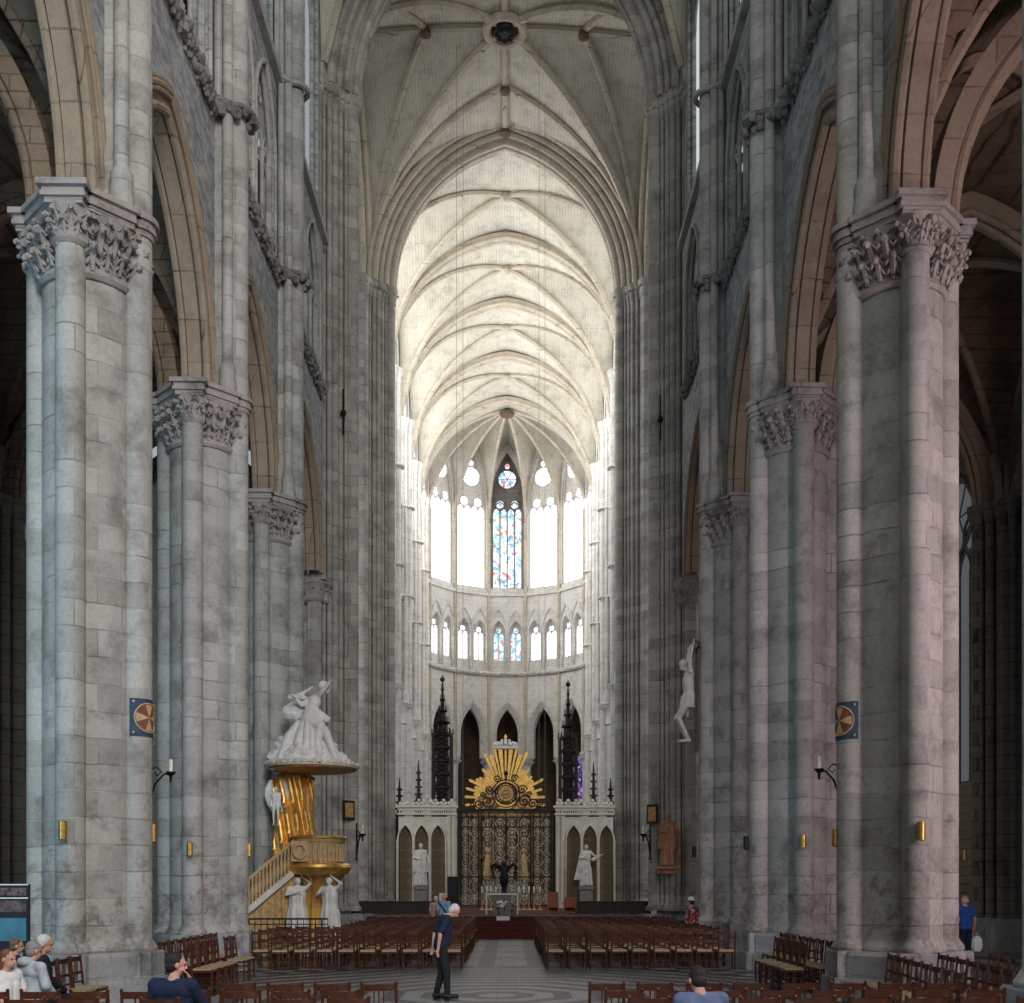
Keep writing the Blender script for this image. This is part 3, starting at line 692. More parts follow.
# ---- aisles
for sd in (-1, 1):
    wl, det, vl = MB(), MB(), MB()
    yy = [PY[0]-S]+PY+[42.4]
    XO = 15.7
    for k, (a, b) in enumerate(zip(yy[:-1], yy[1:])):
        fr = frame((sd*XO, (a+b)/2, 0), (0, 1, 0), (-sd, 0, 0)); hb = (b-a)/2
        holed(wl, fr, 0, hb, 2.1, 5.5, 13.0, 3.2, 0, lambda u: 20)
        window(fr, 0, 2.1, 5.5, 13.0, 3.2, 4, M['g_aisle'], M['aislep'], 'aisle window, %s side, %s from the west' % (navew[sd], ORD[k]))
        z = vault(vl, sd*(AX+XO)/2, (a+b)/2, (XO-AX)/2-.1, hb, SPR, 19.2, 0, 12)
        xc = sd*(AX+XO)/2
        for sx in (-1, 1):
            for sy in (-1, 1): rib(det, z, xc, (a+b)/2, (sx*((XO-AX)/2-.4), sy*(hb-.05)), (0, 0), .13)
    for k, y in enumerate(yy):
        fr = frame((sd*(AX+XO)/2, y, 0), (1, 0, 0), (0, -1, 0)); hs = (XO-AX)/2-1.0
        if 3 < y < 45:
            sweep(det, fr, hs, 4.6, [(.30, .5), (.30, .18), (.12, .1), (-.12, .1), (-.30, .18), (-.30, .5)], SPR)
            for w in (-.2, 0, .2): roll(det, fr, hs, 4.6, .08 if w else 0, w, SPR, .09, 0, 8)
            if y > 5: 
                r = empty('aisle_respond', (sd*(XO-.35), y, 0), 0, 'dark clustered wall pier of the %s aisle, %s from the west' % (navew[sd], ORD[k]), 'pier')
                m2 = MB()
                for j, (dx, dy, rr) in enumerate(((-.55, 0, .2), (-.35, -.4, .14), (-.35, .4, .14), (-.1, -.68, .16), (-.1, .68, .16), (.1, -.95, .12), (.1, .95, .12))):
                    m2.lathe(sd*-dx*-1, dy, [(rr*1.25, 1.0), (rr, 1.15), (rr, 12.9)], 10)
                m2.box((sd*.15, 0, 6.9), (.7, 1.9, 12)); m2.build('shaft', M['aislep'], r)
                m2 = MB()
                for (dx, dy, rr) in ((-.55, 0, .2), (-.35, -.4, .14), (-.35, .4, .14), (-.1, -.68, .16), (-.1, .68, .16), (.1, -.95, .12), (.1, .95, .12)):
                    m2.lathe(sd*dx, dy, [(rr, 12.9), (rr*1.2, 13.2), (rr*1.7, 13.5), (rr*1.8, 13.75)], 8)
                m2.build('capital', M['aislep'], r)
                m2 = MB(); m2.box((-sd*.05, 0, .5), (1.3, 2.5, 1.0), 0, 0, .93); m2.build('base', M['plinth'], r)
    vn = {-1: 'left', 1: 'right'}[sd]
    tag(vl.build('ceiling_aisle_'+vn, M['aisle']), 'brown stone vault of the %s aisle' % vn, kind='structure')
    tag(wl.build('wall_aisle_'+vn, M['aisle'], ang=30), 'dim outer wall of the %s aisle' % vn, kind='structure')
    tag(det.build(tname(), M['tan'] if sd > 0 else M['aisle']), 'ribs and cross arches of the %s aisle' % vn, kind='structure')  # left ribs take the darker brown stone, painting in that aisle's shadow

for sd in (-1, 1):
    mb = MB(); mb.box((sd*11.8, -4.5, 10), (9, .6, 20)); tag(mb.build('wall_west_'+navew[sd], M['aisle']), 'unseen wall added to keep daylight out of the %s aisle' % navew[sd], kind='structure')  # unseen walls added to hold sky light out of the aisles
# ---- nave piers
def pier_parts(side, mat, root, near=True, choir=False):
    sc = -side          # nave lies towards sc in x
    n = 28 if near else 14
    mb = MB(); mb.lathe(0, 0, [(.84, .86), (.85, .92), (.82, .98), (.79, 1.03), (.77, 1.08), (.76, 1.12), (.76, 1.18), (.76, 12.4)], n); mb.build('core', mat, root)
    dirs = [('west', (0, -1), .24), ('east', (0, 1), .24), ('aisle', (-sc, 0), .25)]
    for nm, (dx, dy), r in dirs:
        mb = MB(); mb.lathe(dx*.83, dy*.83, [(r+.09, .86), (r+.10, .93), (r+.06, 1.0), (r+.03, 1.04), (r, 1.09), (r, 1.14), (r, 12.88)], 20 if near else 10); mb.build('shaft', mat, root)
        cm = MB(); x, y = dx*.83, dy*.83
        cm.lathe(x, y, [(r+.02, 12.80), (r+.07, 12.86), (r+.02, 12.92), (r+.03, 13.1), (r+.09, 13.3), (r+.14, 13.42)], 14)
        if near:
            for tier, (zz, s_) in enumerate(((13.12, .12), (13.28, .14))):
                for j in range(8):
                    a = j*PI/4+tier*PI/8; crocket(cm, (x+(r+.02)*math.cos(a), y+(r+.02)*math.sin(a), zz), a, s_)
        cm.build('shaft_capital', M['carved'] if not choir else mat, root)
    cm = MB(); cm.lathe(0, 0, [(.81, 12.36), (.86, 12.42), (.81, 12.5), (.82, 12.9), (.86, 13.2), (.95, 13.42)], n)
    if near:
        for tier, (zz, s_, c) in enumerate(((12.78, .17, 22), (13.08, .19, 22), (13.30, .15, 22))):
            for j in range(c):
                a = 2*PI*(j+.5*(tier % 2))/c
                crocket(cm, (.83*math.cos(a), .83*math.sin(a), zz), a, s_*random.uniform(.85, 1.15))
    cm.build('capital', M['carved'] if not choir else mat, root)
    # abacus: lobed plan, square over the three lesser shafts
    ab = MB()
    def lay(z0, z1, e0, e1):
        for (dx, dy) in ((0, -1), (0, 1), (-sc, 0)):
            c = (dx*.83, dy*.83); h = .30+e0
            ab.box((c[0], c[1], (z0+z1)/2), (2*h, 2*h, z1-z0), 0)
        oc = [((.98+e0)*math.cos(a), (.98+e0)*math.sin(a)) for a in [PI/8+PI/4*k for k in range(8)]]
        ab.prism(oc, z0, z1)
        ab.lathe(sc*.83, 0, [(.29+e0*.8, z0), (.29+e0*.8, z1)], 20)
    lay(13.40, 13.50, .02, 0); lay(13.50, 13.58, .07, 0); lay(13.58, 13.66, .05, 0); lay(13.66, 13.76, .12, 0)
    ab.build('abacus', M['carved'] if not choir else mat, root)
    # shaft towards the nave rises to the vault
    mb = MB(); mb.lathe(sc*.83, 0, [(.36, .86), (.37, .93), (.33, .99), (.30, 1.04), (.27, 1.09), (.27, 1.14), (.27, 32.0)], 22 if near else 10); mb.build('vaulting_shaft', mat, root)
    mb = MB()
    for sy in (-1, 1):
        mb.lathe(sc*.70, sy*.37, [(.22, 13.76), (.22, 13.95), (.19, 14.15), (.20, 14.35), (.14, 14.45), (.13, 14.5), (.13, 14.56), (.13, 32.0)], 12)
        mb.lathe(sc*.52, sy*.56, [(.14, 20.6), (.09, 20.8), (.09, 32.0)], 8)
        mb.lathe(sc*.42, sy*.70, [(.14, 26.6), (.08, 26.8), (.08, 32.0)], 8)
    mb.box((sc*.42, 0, 22.9), (.5, .62, 18.2)); mb.build('slender_shaft', mat, root)
    cm = MB()
    for (x, y, r) in ((sc*.83, 0, .28), (sc*.70, .37, .13), (sc*.70, -.37, .13), (sc*.52, .56, .09), (sc*.52, -.56, .09)):
        cm.lathe(x, y, [(r, 31.3), (r+.04, 31.4), (r+.03, 31.5), (r+.14, 31.85), (r+.16, 32.05)], 12)
        for j in range(6): crocket(cm, (x+r*math.cos(j*PI/3), y+r*math.sin(j*PI/3), 31.7), j*PI/3, .1)
    cm.build('upper_capital', mat, root)
    rg = MB()     # foliage and plain strings wrapping the shafts
    arc = [(sc*.83+.40*math.cos(a)*sc, .40*math.sin(a)) for a in ulist(-PI/2, PI/2, 6)]
    path = [(sc*.40, -.75), (sc*.66, -.52)]+arc+[(sc*.66, .52), (sc*.40, .75)]
    if not choir: foliage_band(rg, [(x, y, TRI) for x, y in path], .16, .14)
    rg.tube([(x, y, TRI+.15) for x, y in path], .07, 6)
    rg.build('foliage_ring', M['band'] if not choir else mat, root)
    rg = MB(); rg.tube([(x, y, CLE-.1) for x, y in path], .085, 6); rg.build('string_ring', mat, root)
    pl = MB()
    def oct_(R): return [(R*math.cos(a), R*math.sin(a)) for a in [PI/8+PI/4*k for k in range(8)]]
    pl.prism(oct_(1.14), .42, .80); pl.prism(oct_(1.22), 0, .34); pl.prism(oct_(1.22), .34, .42, 0, .93)
    pl.prism(oct_(1.14), .80, .87, 0, .96)
    for dx, dy in ((0, -1), (0, 1), (1, 0), (-1, 0)):
        pl.box((dx*.82, dy*.82, .62), (.78, .78, .44)); pl.box((dx*.84, dy*.84, .2), (.88, .88, .4), 0, 0, .97); pl.box((dx*.82, dy*.82, .845), (.78, .78, .05), 0, 0, .95)
    pl.build('plinth', M['plinth'] if not choir else mat, root)
desc = ['', 'pier just outside', 'nearest', 'second', 'third']
for side in (-1, 1):
    base = None
    for k, y in enumerate(PY):
        sname = navew[side]
        if k == 0: lab = 'grey clustered stone pier level with the viewer on the %s' % sname
        elif k == 1: lab = 'grey clustered stone pier flanking the foreground at the far %s' % sname
        else: lab = '%s grey clustered stone pier with leafy capital on the %s of the nave' % (desc[k], sname)
        if base is None:
            base = empty('nave_pier', (side*AX, y, 0), 0, lab, 'pier', 'nave piers'); pier_parts(side, M['pier'], base)
        else:
            c = copy_tree(base); c.location = (side*AX, y, 0); c['label'] = lab
    base = None
    for k, y in enumerate(CHY):
        lab = 'pale clustered choir pier, %s beyond the crossing on the %s' % (ORD[k], navew[side])
        if base is None:
            base = empty('choir_pier', (side*AX, y, 0), 0, lab, 'pier', 'choir piers'); pier_parts(side, M['choir'], base, False, True)
        else:
            c = copy_tree(base); c.location = (side*AX, y, 0); c['label'] = lab
# ---- crossing piers
def crossing_pier(x, y, mat, lab, west):
    r = empty('crossing_pier', (x, y, 0), 0, lab, 'pier', 'crossing piers')
    D = 1.50; big, cap = MB(), MB()
    poly = [(D-.62, 0), (0, D-.62), (-(D-.62), 0), (0, -(D-.62))]
    big.prism(poly, 1.0, 33.0); big.build('core', mat, r)
    sh = []
    for q in range(4):
        a = Vector((math.cos(q*PI/2), math.sin(q*PI/2))); b = Vector((math.cos((q+1)*PI/2), math.sin((q+1)*PI/2)))
        sh.append((a*(D-.27), .27))
        for t, rr in ((.235, .075), (.37, .105), (.52, .14), (.67, .105), (.805, .075)):
            p = a*(1-t)+b*t; sh.append((p*(D-.22), rr))
    for p, rr in sh:
        m_ = MB(); m_.lathe(p.x, p.y, [(rr+.12, 1.0), (rr+.12, 1.12), (rr+.03, 1.2), (rr, 1.3), (rr, 1.36), (rr, 32.3)], 14); m_.build('shaft', mat, r)
        cap.lathe(p.x, p.y, [(rr, 31.95), (rr+.05, 32.03), (rr+.02, 32.1), (rr+.10, 32.55), (rr+.14, 32.65), (rr+.14, 32.82)], 12)
        for j in range(7): crocket(cap, (p.x+rr*math.cos(j*.9), p.y+rr*math.sin(j*.9), 32.45), j*.9, .13)
    cap.build('capital', mat, r)
    pl = MB(); pl.prism([(px*1.45, py*1.45) for px, py in poly], 0, .85); pl.prism([(px*1.33, py*1.33) for px, py in poly], .85, 1.0); pl.build('plinth', M['plinth'], r)
    if west:
        cm = MB(); sx, sy = 0, -1.2
        for (cx_, cy_, rr) in ((0, -1.24, .3), (-.3, -1.0, .14), (.3, -1.0, .14)):
            cm.lathe(cx_, cy_, [(rr+.02, 12.8), (rr+.08, 12.9), (rr+.03, 13.0), (rr+.14, 13.4), (rr+.2, 13.45), (rr+.22, 13.75)], 12)
            for j in range(8): crocket(cm, (cx_+rr*math.cos(j*PI/4), cy_+rr*math.sin(j*PI/4), 13.25), j*PI/4, .14)
        cm.box((0, -1.25, 13.65), (.95, .9, .2)); cm.build('arcade_capital', M['carved'], r)
    return r
for side in (-1, 1):
    crossing_pier(side*AX, YW, M['cross'], 'tall many-shafted grey crossing pier at the end of the %s arcade' % navew[side], True)
    crossing_pier(side*AX, YE, M['cross'], 'tall many-shafted grey pier at the choir entrance on the %s' % navew[side], False)
# ================================================================ BODIES
V = Vector
def remesh(o, voxel, it=3):
    m = o.modifiers.new('surface', 'REMESH'); m.mode = 'VOXEL'; m.voxel_size = voxel; m.use_smooth_shade = True
    s = o.modifiers.new('smooth', 'SMOOTH'); s.iterations = it; s.factor = 0.5
    return o
def stand(H=1.74, lean=0.0):
    k = H/1.74
    J = dict(hip=V((0, 0, .92)), chest=V((0, .02, 1.28)), neck=V((0, .0, 1.47)), head=V((0, .03, 1.62)),
             hpL=V((-.09, 0, .90)), hpR=V((.09, 0, .90)), knL=V((-.10, .02, .50)), knR=V((.10, .02, .50)), anL=V((-.10, -.03, .09)), anR=V((.10, -.03, .09)),
             shL=V((-.185, 0, 1.42)), shR=V((.185, 0, 1.42)), elL=V((-.23, -.04, 1.13)), elR=V((.23, -.04, 1.13)), haL=V((-.22, .08, .90)), haR=V((.22, .08, .90)))
    J['fwd'] = V((0, 1, 0)); J['up'] = V((0, 0, 1))
    for n in list(J):
        if n not in ('fwd', 'up'): J[n] = J[n]*k
    J['k'] = k
    return J
def sit(H=1.74):
    J = stand(H); k = J['k']; d = .92*k-.52
    for n in ('hip', 'chest', 'neck', 'head', 'hpL', 'hpR', 'shL', 'shR', 'elL', 'elR', 'haL', 'haR'): J[n] = J[n]-V((0, 0, d))
    for s, x in (('L', -.11), ('R', .11)):
        J['kn'+s] = V((x, .44, .50)); J['an'+s] = V((x, .42, .09)); J['ha'+s] = V((x*1.2, .30, .60)); J['el'+s] = V((x*2.2, .04, .80))
    return J
def bend(J, names, pivot, ang, axis=(1, 0, 0)):
    R = Matrix.Rotation(ang, 3, V(axis)); p = J[pivot].copy()
    for n in names: J[n] = p+R @ (J[n]-p)
    if 'head' in names: J['fwd'] = R @ J['fwd']; J['up'] = R @ J['up']
UP = ['chest', 'neck', 'head', 'shL', 'shR', 'elL', 'elR', 'haL', 'haR']
def head_mesh(mb, J, g=0.0):
    k = J['k']; f = J['fwd'].normalized(); u = J['up'].normalized(); r = f.cross(u); R = Matrix((r, f, u)).transposed(); h = J['head']
    P = lambda x, y, z: h+R @ V((x, y, z))*k
    mb.ball(P(0, -.01, .035), (.076*k+g, .096*k+g, .090*k+g), 14, 10, rot=R)
    mb.ball(P(0, .022, -.035), (.060*k, .070*k, .075*k), 12, 8, rot=R)
    mb.ball(P(0, .045, -.075), (.035*k, .032*k, .025*k), 8, 6, rot=R)
    mb.cap(P(0, .088, .012), P(0, .106, -.018), .010*k, .015*k, 8)
    mb.cap(P(-.03, .080, .032), P(.03, .080, .032), .013*k, .013*k, 8)
    mb.cap(P(-.018, .088, -.052), P(.018, .088, -.052), .009*k, .009*k, 6)
    for s in (-1, 1): mb.ball(P(s*.078, -.008, -.002), (.012*k, .022*k, .032*k), 8, 6, rot=R)
    mb.cap(h-u*.07*k, J['neck']-V((0, 0, .02)), .050*k, .058*k, 10)
    return P, R
def hand_mesh(mb, a, b, k=1.0, side=1, curl=0.35):
    d = (b-a).normalized(); t = d.cross(V((0, 0, 1)))
    if t.length < .15: t = d.cross(V((0, 1, 0)))
    t = t.normalized(); n = d.cross(t).normalized()*side
    R = Matrix((t, d, n)).transposed()
    mb.ball(b+d*.045*k, (.040*k, .052*k, .017*k), 10, 8, rot=R)
    for j, (off, L) in enumerate(((-.030, .066), (-.010, .078), (.011, .073), (.030, .058))):
        p0 = b+d*.080*k+t*off*k; p1 = p0+d*L*.5*k+n*.010*k; p2 = p1+(d*(1-curl)+n*curl).normalized()*L*.5*k
        mb.cap(p0, p1, .0095*k, .009*k, 6); mb.cap(p1, p2, .009*k, .0078*k, 6)
    p0 = b+d*.02*k-t*.034*k; p1 = p0+(d*.6-t*.7).normalized()*.040*k; p2 = p1+(d*.9-t*.2+n*.3).normalized()*.032*k
    mb.cap(p0, p1, .012*k, .011*k, 6); mb.cap(p1, p2, .011*k, .009*k, 6)
def full_body(J, mb=None, g=0.0, hands=True, headon=True):
    mb = mb or MB(); k = J['k']
    if headon: head_mesh(mb, J)
    mb.cap(J['shL']*.75+J['shR']*.25-V((0, 0, .05*k)), J['shR']*.75+J['shL']*.25-V((0, 0, .05*k)), .098*k+g, .098*k+g, 12)
    mb.cap(J['shL'], J['neck']-V((0, 0, .03*k)), .062*k+g, .055*k+g, 10); mb.cap(J['shR'], J['neck']-V((0, 0, .03*k)), .062*k+g, .055*k+g, 10)
    for s in (-1, 1):
        ax = (J['shR']-J['shL']).normalized()
        mb.cap(J['chest']+ax*s*.06*k, J['hip']+ax*s*.045*k+V((0, 0, .08*k)), .108*k+g, .098*k+g, 12)
        mb.cap(J['hip']+ax*s*.045*k+V((0, 0, .1*k)), J['hip']+ax*s*.065*k, .105*k+g, .108*k+g, 12)
    for s in 'LR':
        mb.cap(J['sh'+s], J['el'+s], .052*k+g, .041*k+g, 10); mb.cap(J['el'+s], J['ha'+s], .040*k+g, .026*k+g, 10)
        mb.cap(J['hp'+s], J['kn'+s], .085*k+g, .058*k+g, 12); mb.cap(J['kn'+s], J['an'+s], .055*k+g, .036*k+g, 10)
        f = V((0, 1, 0)); mb.cap(J['an'+s]-V((0, .02, .045*k)), J['an'+s]+V((0, .16*k, -.055*k)), .040*k, .030*k, 8)
        if hands: hand_mesh(mb, J['el'+s], J['ha'+s], k, 1 if s == 'R' else -1)
    return mb
def person(label, loc, rz, J, shirt, legs, hair, hairstyle='short', shoe='black', sleeve=0.9, voxel=.010, group=None, hood=False):
    r = empty('person', loc, rz, label, 'person'); k = J['k']
    o = full_body(J).build('body', M['skin'], r); remesh(o, voxel, 2)
    g = .016
    mb = MB(); ax = (J['shR']-J['shL']).normalized()
    mb.cap(J['shL']*.75+J['shR']*.25-V((0, 0, .05*k)), J['shR']*.75+J['shL']*.25-V((0, 0, .05*k)), .10*k+g, .10*k+g, 12)
    for s in 'LR': mb.cap(J['sh'+s], J['neck']-V((0, 0, .045*k)), .064*k+g, .052*k+g, 10)
    for s in (-1, 1):
        mb.cap(J['chest']+ax*s*.06*k, J['hip']+ax*s*.055*k+V((0, 0, .04*k)), .112*k+g, .112*k+g, 12)
    for s in 'LR':
        e = J['sh'+s].lerp(J['el'+s], min(1, sleeve)); mb.cap(J['sh'+s], e, .055*k+g, .052*k+g, 10)
        if sleeve > 1: mb.cap(J['el'+s], J['el'+s].lerp(J['ha'+s], min(.95, sleeve-1)), .050*k+g*.8, .036*k+g*.6, 10)
    if hood: mb.ball(J['neck']+V((0, -.07, .02)), (.12, .085, .07), 12, 8)
    o = mb.build('shirt', shirt, r); remesh(o, .014, 3)
    mb = MB()
    mb.cap(J['hip']+ax*-.06*k, J['hip']+ax*.06*k, .112*k+.008, .112*k+.008, 12)
    for s in 'LR':
        mb.cap(J['hp'+s], J['kn'+s], .088*k+.012, .064*k+.012, 12); mb.cap(J['kn'+s], J['an'+s]+V((0, 0, .02)), .062*k+.01, .046*k+.012, 12)
    o = mb.build('trousers', legs, r); remesh(o, .015, 3)
    for s in 'LR':
        mb = MB(); a = J['an'+s]; mb.cap(V((a.x, a.y-.035, .045)), V((a.x, a.y+.17*k, .038)), .048, .040, 12); mb.ball((a.x, a.y-.01, .07), (.045, .06, .05), 10, 7)
        mb.build('shoe', M[shoe], r)
    mb = MB(); f = J['fwd'].normalized(); u = J['up'].normalized(); rr = f.cross(u); R = Matrix((rr, f, u)).transposed(); h = J['head']
    P = lambda x, y, z: h+R @ V((x, y, z))*k
    if hairstyle != 'none':
        mb.ball(P(0, -.026, .050), (.083*k, .093*k, .086*k), 14, 10, rot=R, jit=.02); mb.ball(P(0, -.045, -.005), (.076*k, .066*k, .075*k), 12, 8, rot=R, jit=.03)
    if hairstyle == 'long':
        mb.ball(P(0, -.055, -.06), (.078*k, .055*k, .10*k), 12, 8, rot=R, jit=.04)
    if hairstyle == 'bald':
        mb = MB()
        for s in (-1, 1): mb.ball(P(s*.066, -.03, -.005), (.018*k, .055*k, .045*k), 10, 7, rot=R, jit=.04)
        mb.ball(P(0, -.075, .0), (.06*k, .033*k, .05*k), 10, 7, rot=R, jit=.04)
    mb.build('hair', hair, r)
    mb = MB()
    for s in (-1, 1): mb.ball(P(s*.030, .078, .014), .0085*k, 8, 6)
    mb.build('eyes', M['black'], r)
    return r

# ================================================================ PODIUM, SCREENS, ALTAR
mb = MB(); PZ = .82
mb.box((0, 63.3, PZ/2), (10.4, 41.4, PZ))
for k in range(3): mb.box((0, 42.3-.12*0-.32*(2-k), (PZ*(k+1)/4)/2), (10.4, .34, PZ*(k+1)/4))
o = mb.build('podium', M['carpet']); tag(o, 'dark red carpeted podium with steps at the head of the nave', 'podium')
mb = MB(); mb.box((0, 42.66, PZ+.012), (10.4, .12, .024)); mb.build('edge', M['greypaint'], o)
p0 = at(503, 919, 42.4)
mb = MB(); mb.box((0, 0, 0), (.50, .015, .16)); tag(mb.build('paper_notice', M['white'], None, (p0.x, 42.59, .74), True), 'white paper notice fixed to the front of the red podium step', 'notice')

def panel_mat():
    m, t, b = nt('patterned_panel'); g = N(t, 'ShaderNodeNewGeometry'); s = N(t, 'ShaderNodeSeparateXYZ'); t.links.new(g.outputs['Position'], s.inputs[0])
    fx = math_(t, 'SUBTRACT', math_(t, 'FRACT', math_(t, 'MULTIPLY', s.outputs[0], 1.85)), .5); fz = math_(t, 'SUBTRACT', math_(t, 'FRACT', math_(t, 'MULTIPLY', s.outputs[2], 1.85)), .5)
    d = math_(t, 'SQRT', math_(t, 'ADD', math_(t, 'MULTIPLY', fx, fx), math_(t, 'MULTIPLY', fz, fz)))
    c = ramp(t, d, [(0, (.30, .21, .09)), (.16, (.05, .045, .04)), (.26, (.28, .19, .08)), (.36, (.06, .055, .05)), (.46, (.20, .15, .08))])
    t.links.new(c, b.inputs['Base Color']); b.inputs['Roughness'].default_value = .6; return m
M['panel'] = panel_mat()
def screen(side):
    xa, xb = (-5.42, -2.52) if side < 0 else (2.58, 5.50)
    xc = (xa+xb)/2; w = (xb-xa); r = empty('choir_screen', (xc, 57.0, PZ), 0, 'white marble choir screen with three pointed niches, %s of the gilded gate' % navew[side], 'screen', 'marble choir screens')
    fr = frame((0, 0, 0), (1, 0, 0), (0, -1, 0)); H = 5.15; inner = 1 if side < 0 else -1
    nw = .70*w/2.9; xs = [-inner*.28+(-.83, 0, .83)[j]*w/2.9 for j in range(3)]
    mb = MB(); hs = nw/2; fa = archf(hs, .75); spr = 3.45
    edges = [-w/2]
    for x in xs: edges += [x-hs, x+hs]
    edges.append(w/2)
    for a, b in zip(edges[0::2], edges[1::2]): mb.slab([(a, 0), (b, 0), (b, H-.5), (a, H-.5)], fr, -.15, .15)
    for x in xs:
        f2 = lambda u, ww, z, x=x: fr(x+u, ww, z)
        pts = arch(hs, .75, 0, 8); mb.slab([(u, spr+v) for u, v in pts]+[(hs, H-.5), (-hs, H-.5)], f2, -.14, .15)
        roll(mb, f2, hs, .75, .04, .17, spr, .04, spr-.3, 6, 8)
        mb.tube([f2(-hs-.06, .2, .35), f2(-hs-.06, .2, spr)], .04, 8); mb.tube([f2(hs+.06, .2, .35), f2(hs+.06, .2, spr)], .04, 8)
    mb.box((0, 0, .16), (w+.1, .5, .32)); mb.build('frame', M['marble2'], r)
    mb = MB(); mb.box((0, .25, H/2-.2), (w-.1, .08, H-.6)); mb.build('patterned_panel', M['panel'], r)
    mb = MB(); mb.box((0, 0, H-.36), (w+.12, .5, .10)); mb.box((0, 0, H-.12), (w+.06, .46, .12)); mb.box((0, 0, H+.02), (w+.22, .6, .12))
    for j in range(26): mb.box((-w/2+w*(j+.5)/26, -.2, H-.24), (.05, .1, .14))
    mb.build('cornice', M['marble2'], r)
    mb = MB()
    for j in range(7):
        x = -w/2+w*(j+.5)/7; big = 1.5 if j == 3 else 1
        mb.tube([(x, 0, H+.05), (x, 0, H+.22*big)], .05, 6)
        for dx, dz in ((0, .34), (-.12, .2), (.12, .2)): mb.ball((x+dx*big, 0, H+dz*big), .09*big**.5, 6, 5, jit=.2)
    mb.build('cresting', M['marble2'], r)
    mb = MB(); xp = inner*(w/2-.22)
    for dx in (-.12, .12): mb.lathe(xp+dx, -.22, [(.10, .3), (.08, .45), (.08, H-.6), (.12, H-.45)], 10)
    mb.build('pilaster', M['marble2'], r)
    return xs[1]+xc
M['marble2'] = plain('screen_marble', (.70, .66, .57), .6, 0, .12, 3)
sxl = screen(-1); sxr = screen(1)
def robed_statue(name, label, cat, loc, rz, H, mat, kind='bishop', parent=None, pedestal=None):
    r = empty(name, loc, rz, label, cat) if parent is None else parent
    k = H/1.74; J = stand(H); z0 = pedestal or 0
    if kind == 'reach':
        J['elL'] = V((-.36, .14, 1.24))*k; J['haL'] = V((-.62, .20, 1.30))*k; J['elR'] = V((.28, .02, 1.16))*k; J['haR'] = V((.10, .24, 1.16))*k
    elif kind == 'cary':
        J['elL'] = V((-.30, .02, 1.55))*k; J['haL'] = V((-.10, .06, 1.74))*k; J['elR'] = V((.27, .10, 1.22))*k; J['haR'] = V((.06, .24, 1.30))*k
    else:
        J['elL'] = V((-.30, .05, 1.15))*k; J['haL'] = V((-.34, .22, 1.02))*k; J['elR'] = V((.27, .05, 1.14))*k; J['haR'] = V((.12, .26, 1.10))*k
    mb = full_body(J)
    mb.v = [(x, y, z+z0) for x, y, z in mb.v]
    mb.loft([(0, 0, z0+.02, .27*k, .22*k), (0, 0, z0+.3*k, .25*k, .20*k), (0, 0, z0+.7*k, .22*k, .18*k), (0, 0, z0+.98*k, .17*k, .14*k), (0, 0.01, z0+1.2*k, .19*k, .14*k), (0, 0, z0+1.42*k, .17*k, .10*k)], 40, 9, .10, 0, .25)
    if kind == 'reach':
        mb.loft([(.12*k, -.05, z0+.25*k, .36*k, .14*k), (.08*k, -.05, z0+.9*k, .26*k, .15*k), (0, -.03, z0+1.40*k, .20*k, .12*k)], 36, 7, .12)
        mb.cap(V((-.55, .16, 1.22+z0/k))*k, V((-.3, .1, 1.1+z0/k))*k, .05*k, .09*k)
    if kind == 'bishop':
        mb.loft([(0, -.02, z0+.55*k, .33*k, .20*k), (0, -.02, z0+1.0*k, .28*k, .19*k), (0, 0, z0+1.40*k, .20*k, .13*k)], 36, 6, .10)
        mb.cap(V((-.36, .22, .2))*k+V((0, 0, z0)), V((-.36, .22, .9))*k+V((0, 0, z0)), .03, .03)
    o = mb.build('figure', mat, r); remesh(o, .022*k, 2)
    if pedestal and parent is None:
        b_ = MB(); b_.box((0, 0, pedestal-.08), (.62*k, .5*k, .16)); b_.box((0, 0, (pedestal-.16)/2), (.52*k, .42*k, pedestal-.16)); b_.build('pedestal', M['greypaint'], r)
    return r
pl_ = at(421, 886, 56.3); pr_ = at(586, 886, 56.3)
robed_statue('standing_statue', 'grey-white statue of a robed bishop in the left choir screen', 'statue', (pl_.x, 56.25, PZ), PI, 2.15, M['statue'], 'bishop', None, pl_.z-PZ)
robed_statue('standing_statue', 'grey-white statue of a cloaked figure reaching out in the right choir screen', 'statue', (pr_.x, 56.25, PZ), PI, 2.10, M['statue'], 'reach2' if False else 'reach', None, pr_.z-PZ)

# gate
def spiral(c, r0, turns, sgn, n=22, fr=None):
    return [fr(c[0]+r0*(1-t*.85)*math.cos(sgn*t*turns*2*PI)*1, 0, c[1]+r0*(1-t*.85)*math.sin(sgn*t*turns*2*PI)) for t in ulist(0, 1, n)]
gr = empty('choir_gate', (0.03, 58.3, PZ), 0, 'tall black and gilded wrought iron gate closing the choir', 'gate')
frg = frame((0, 0, 0), (1, 0, 0), (0, -1, 0))
mb = MB()
for x in (-2.5, -2.35, -1.42, -1.28, 0, 1.28, 1.42, 2.35, 2.5): mb.box((x, 0, 2.5), (.07, .07, 5.0))
for z_ in (.1, 1.6, 4.2, 4.95): mb.box((0, 0, z_), (5.0, .05, .05))
mb.box((0, 0, 5.08), (5.2, .22, .14)); mb.box((0, 0, 4.72), (5.1, .1, .05)); mb.build('frame', M['iron'], gr)
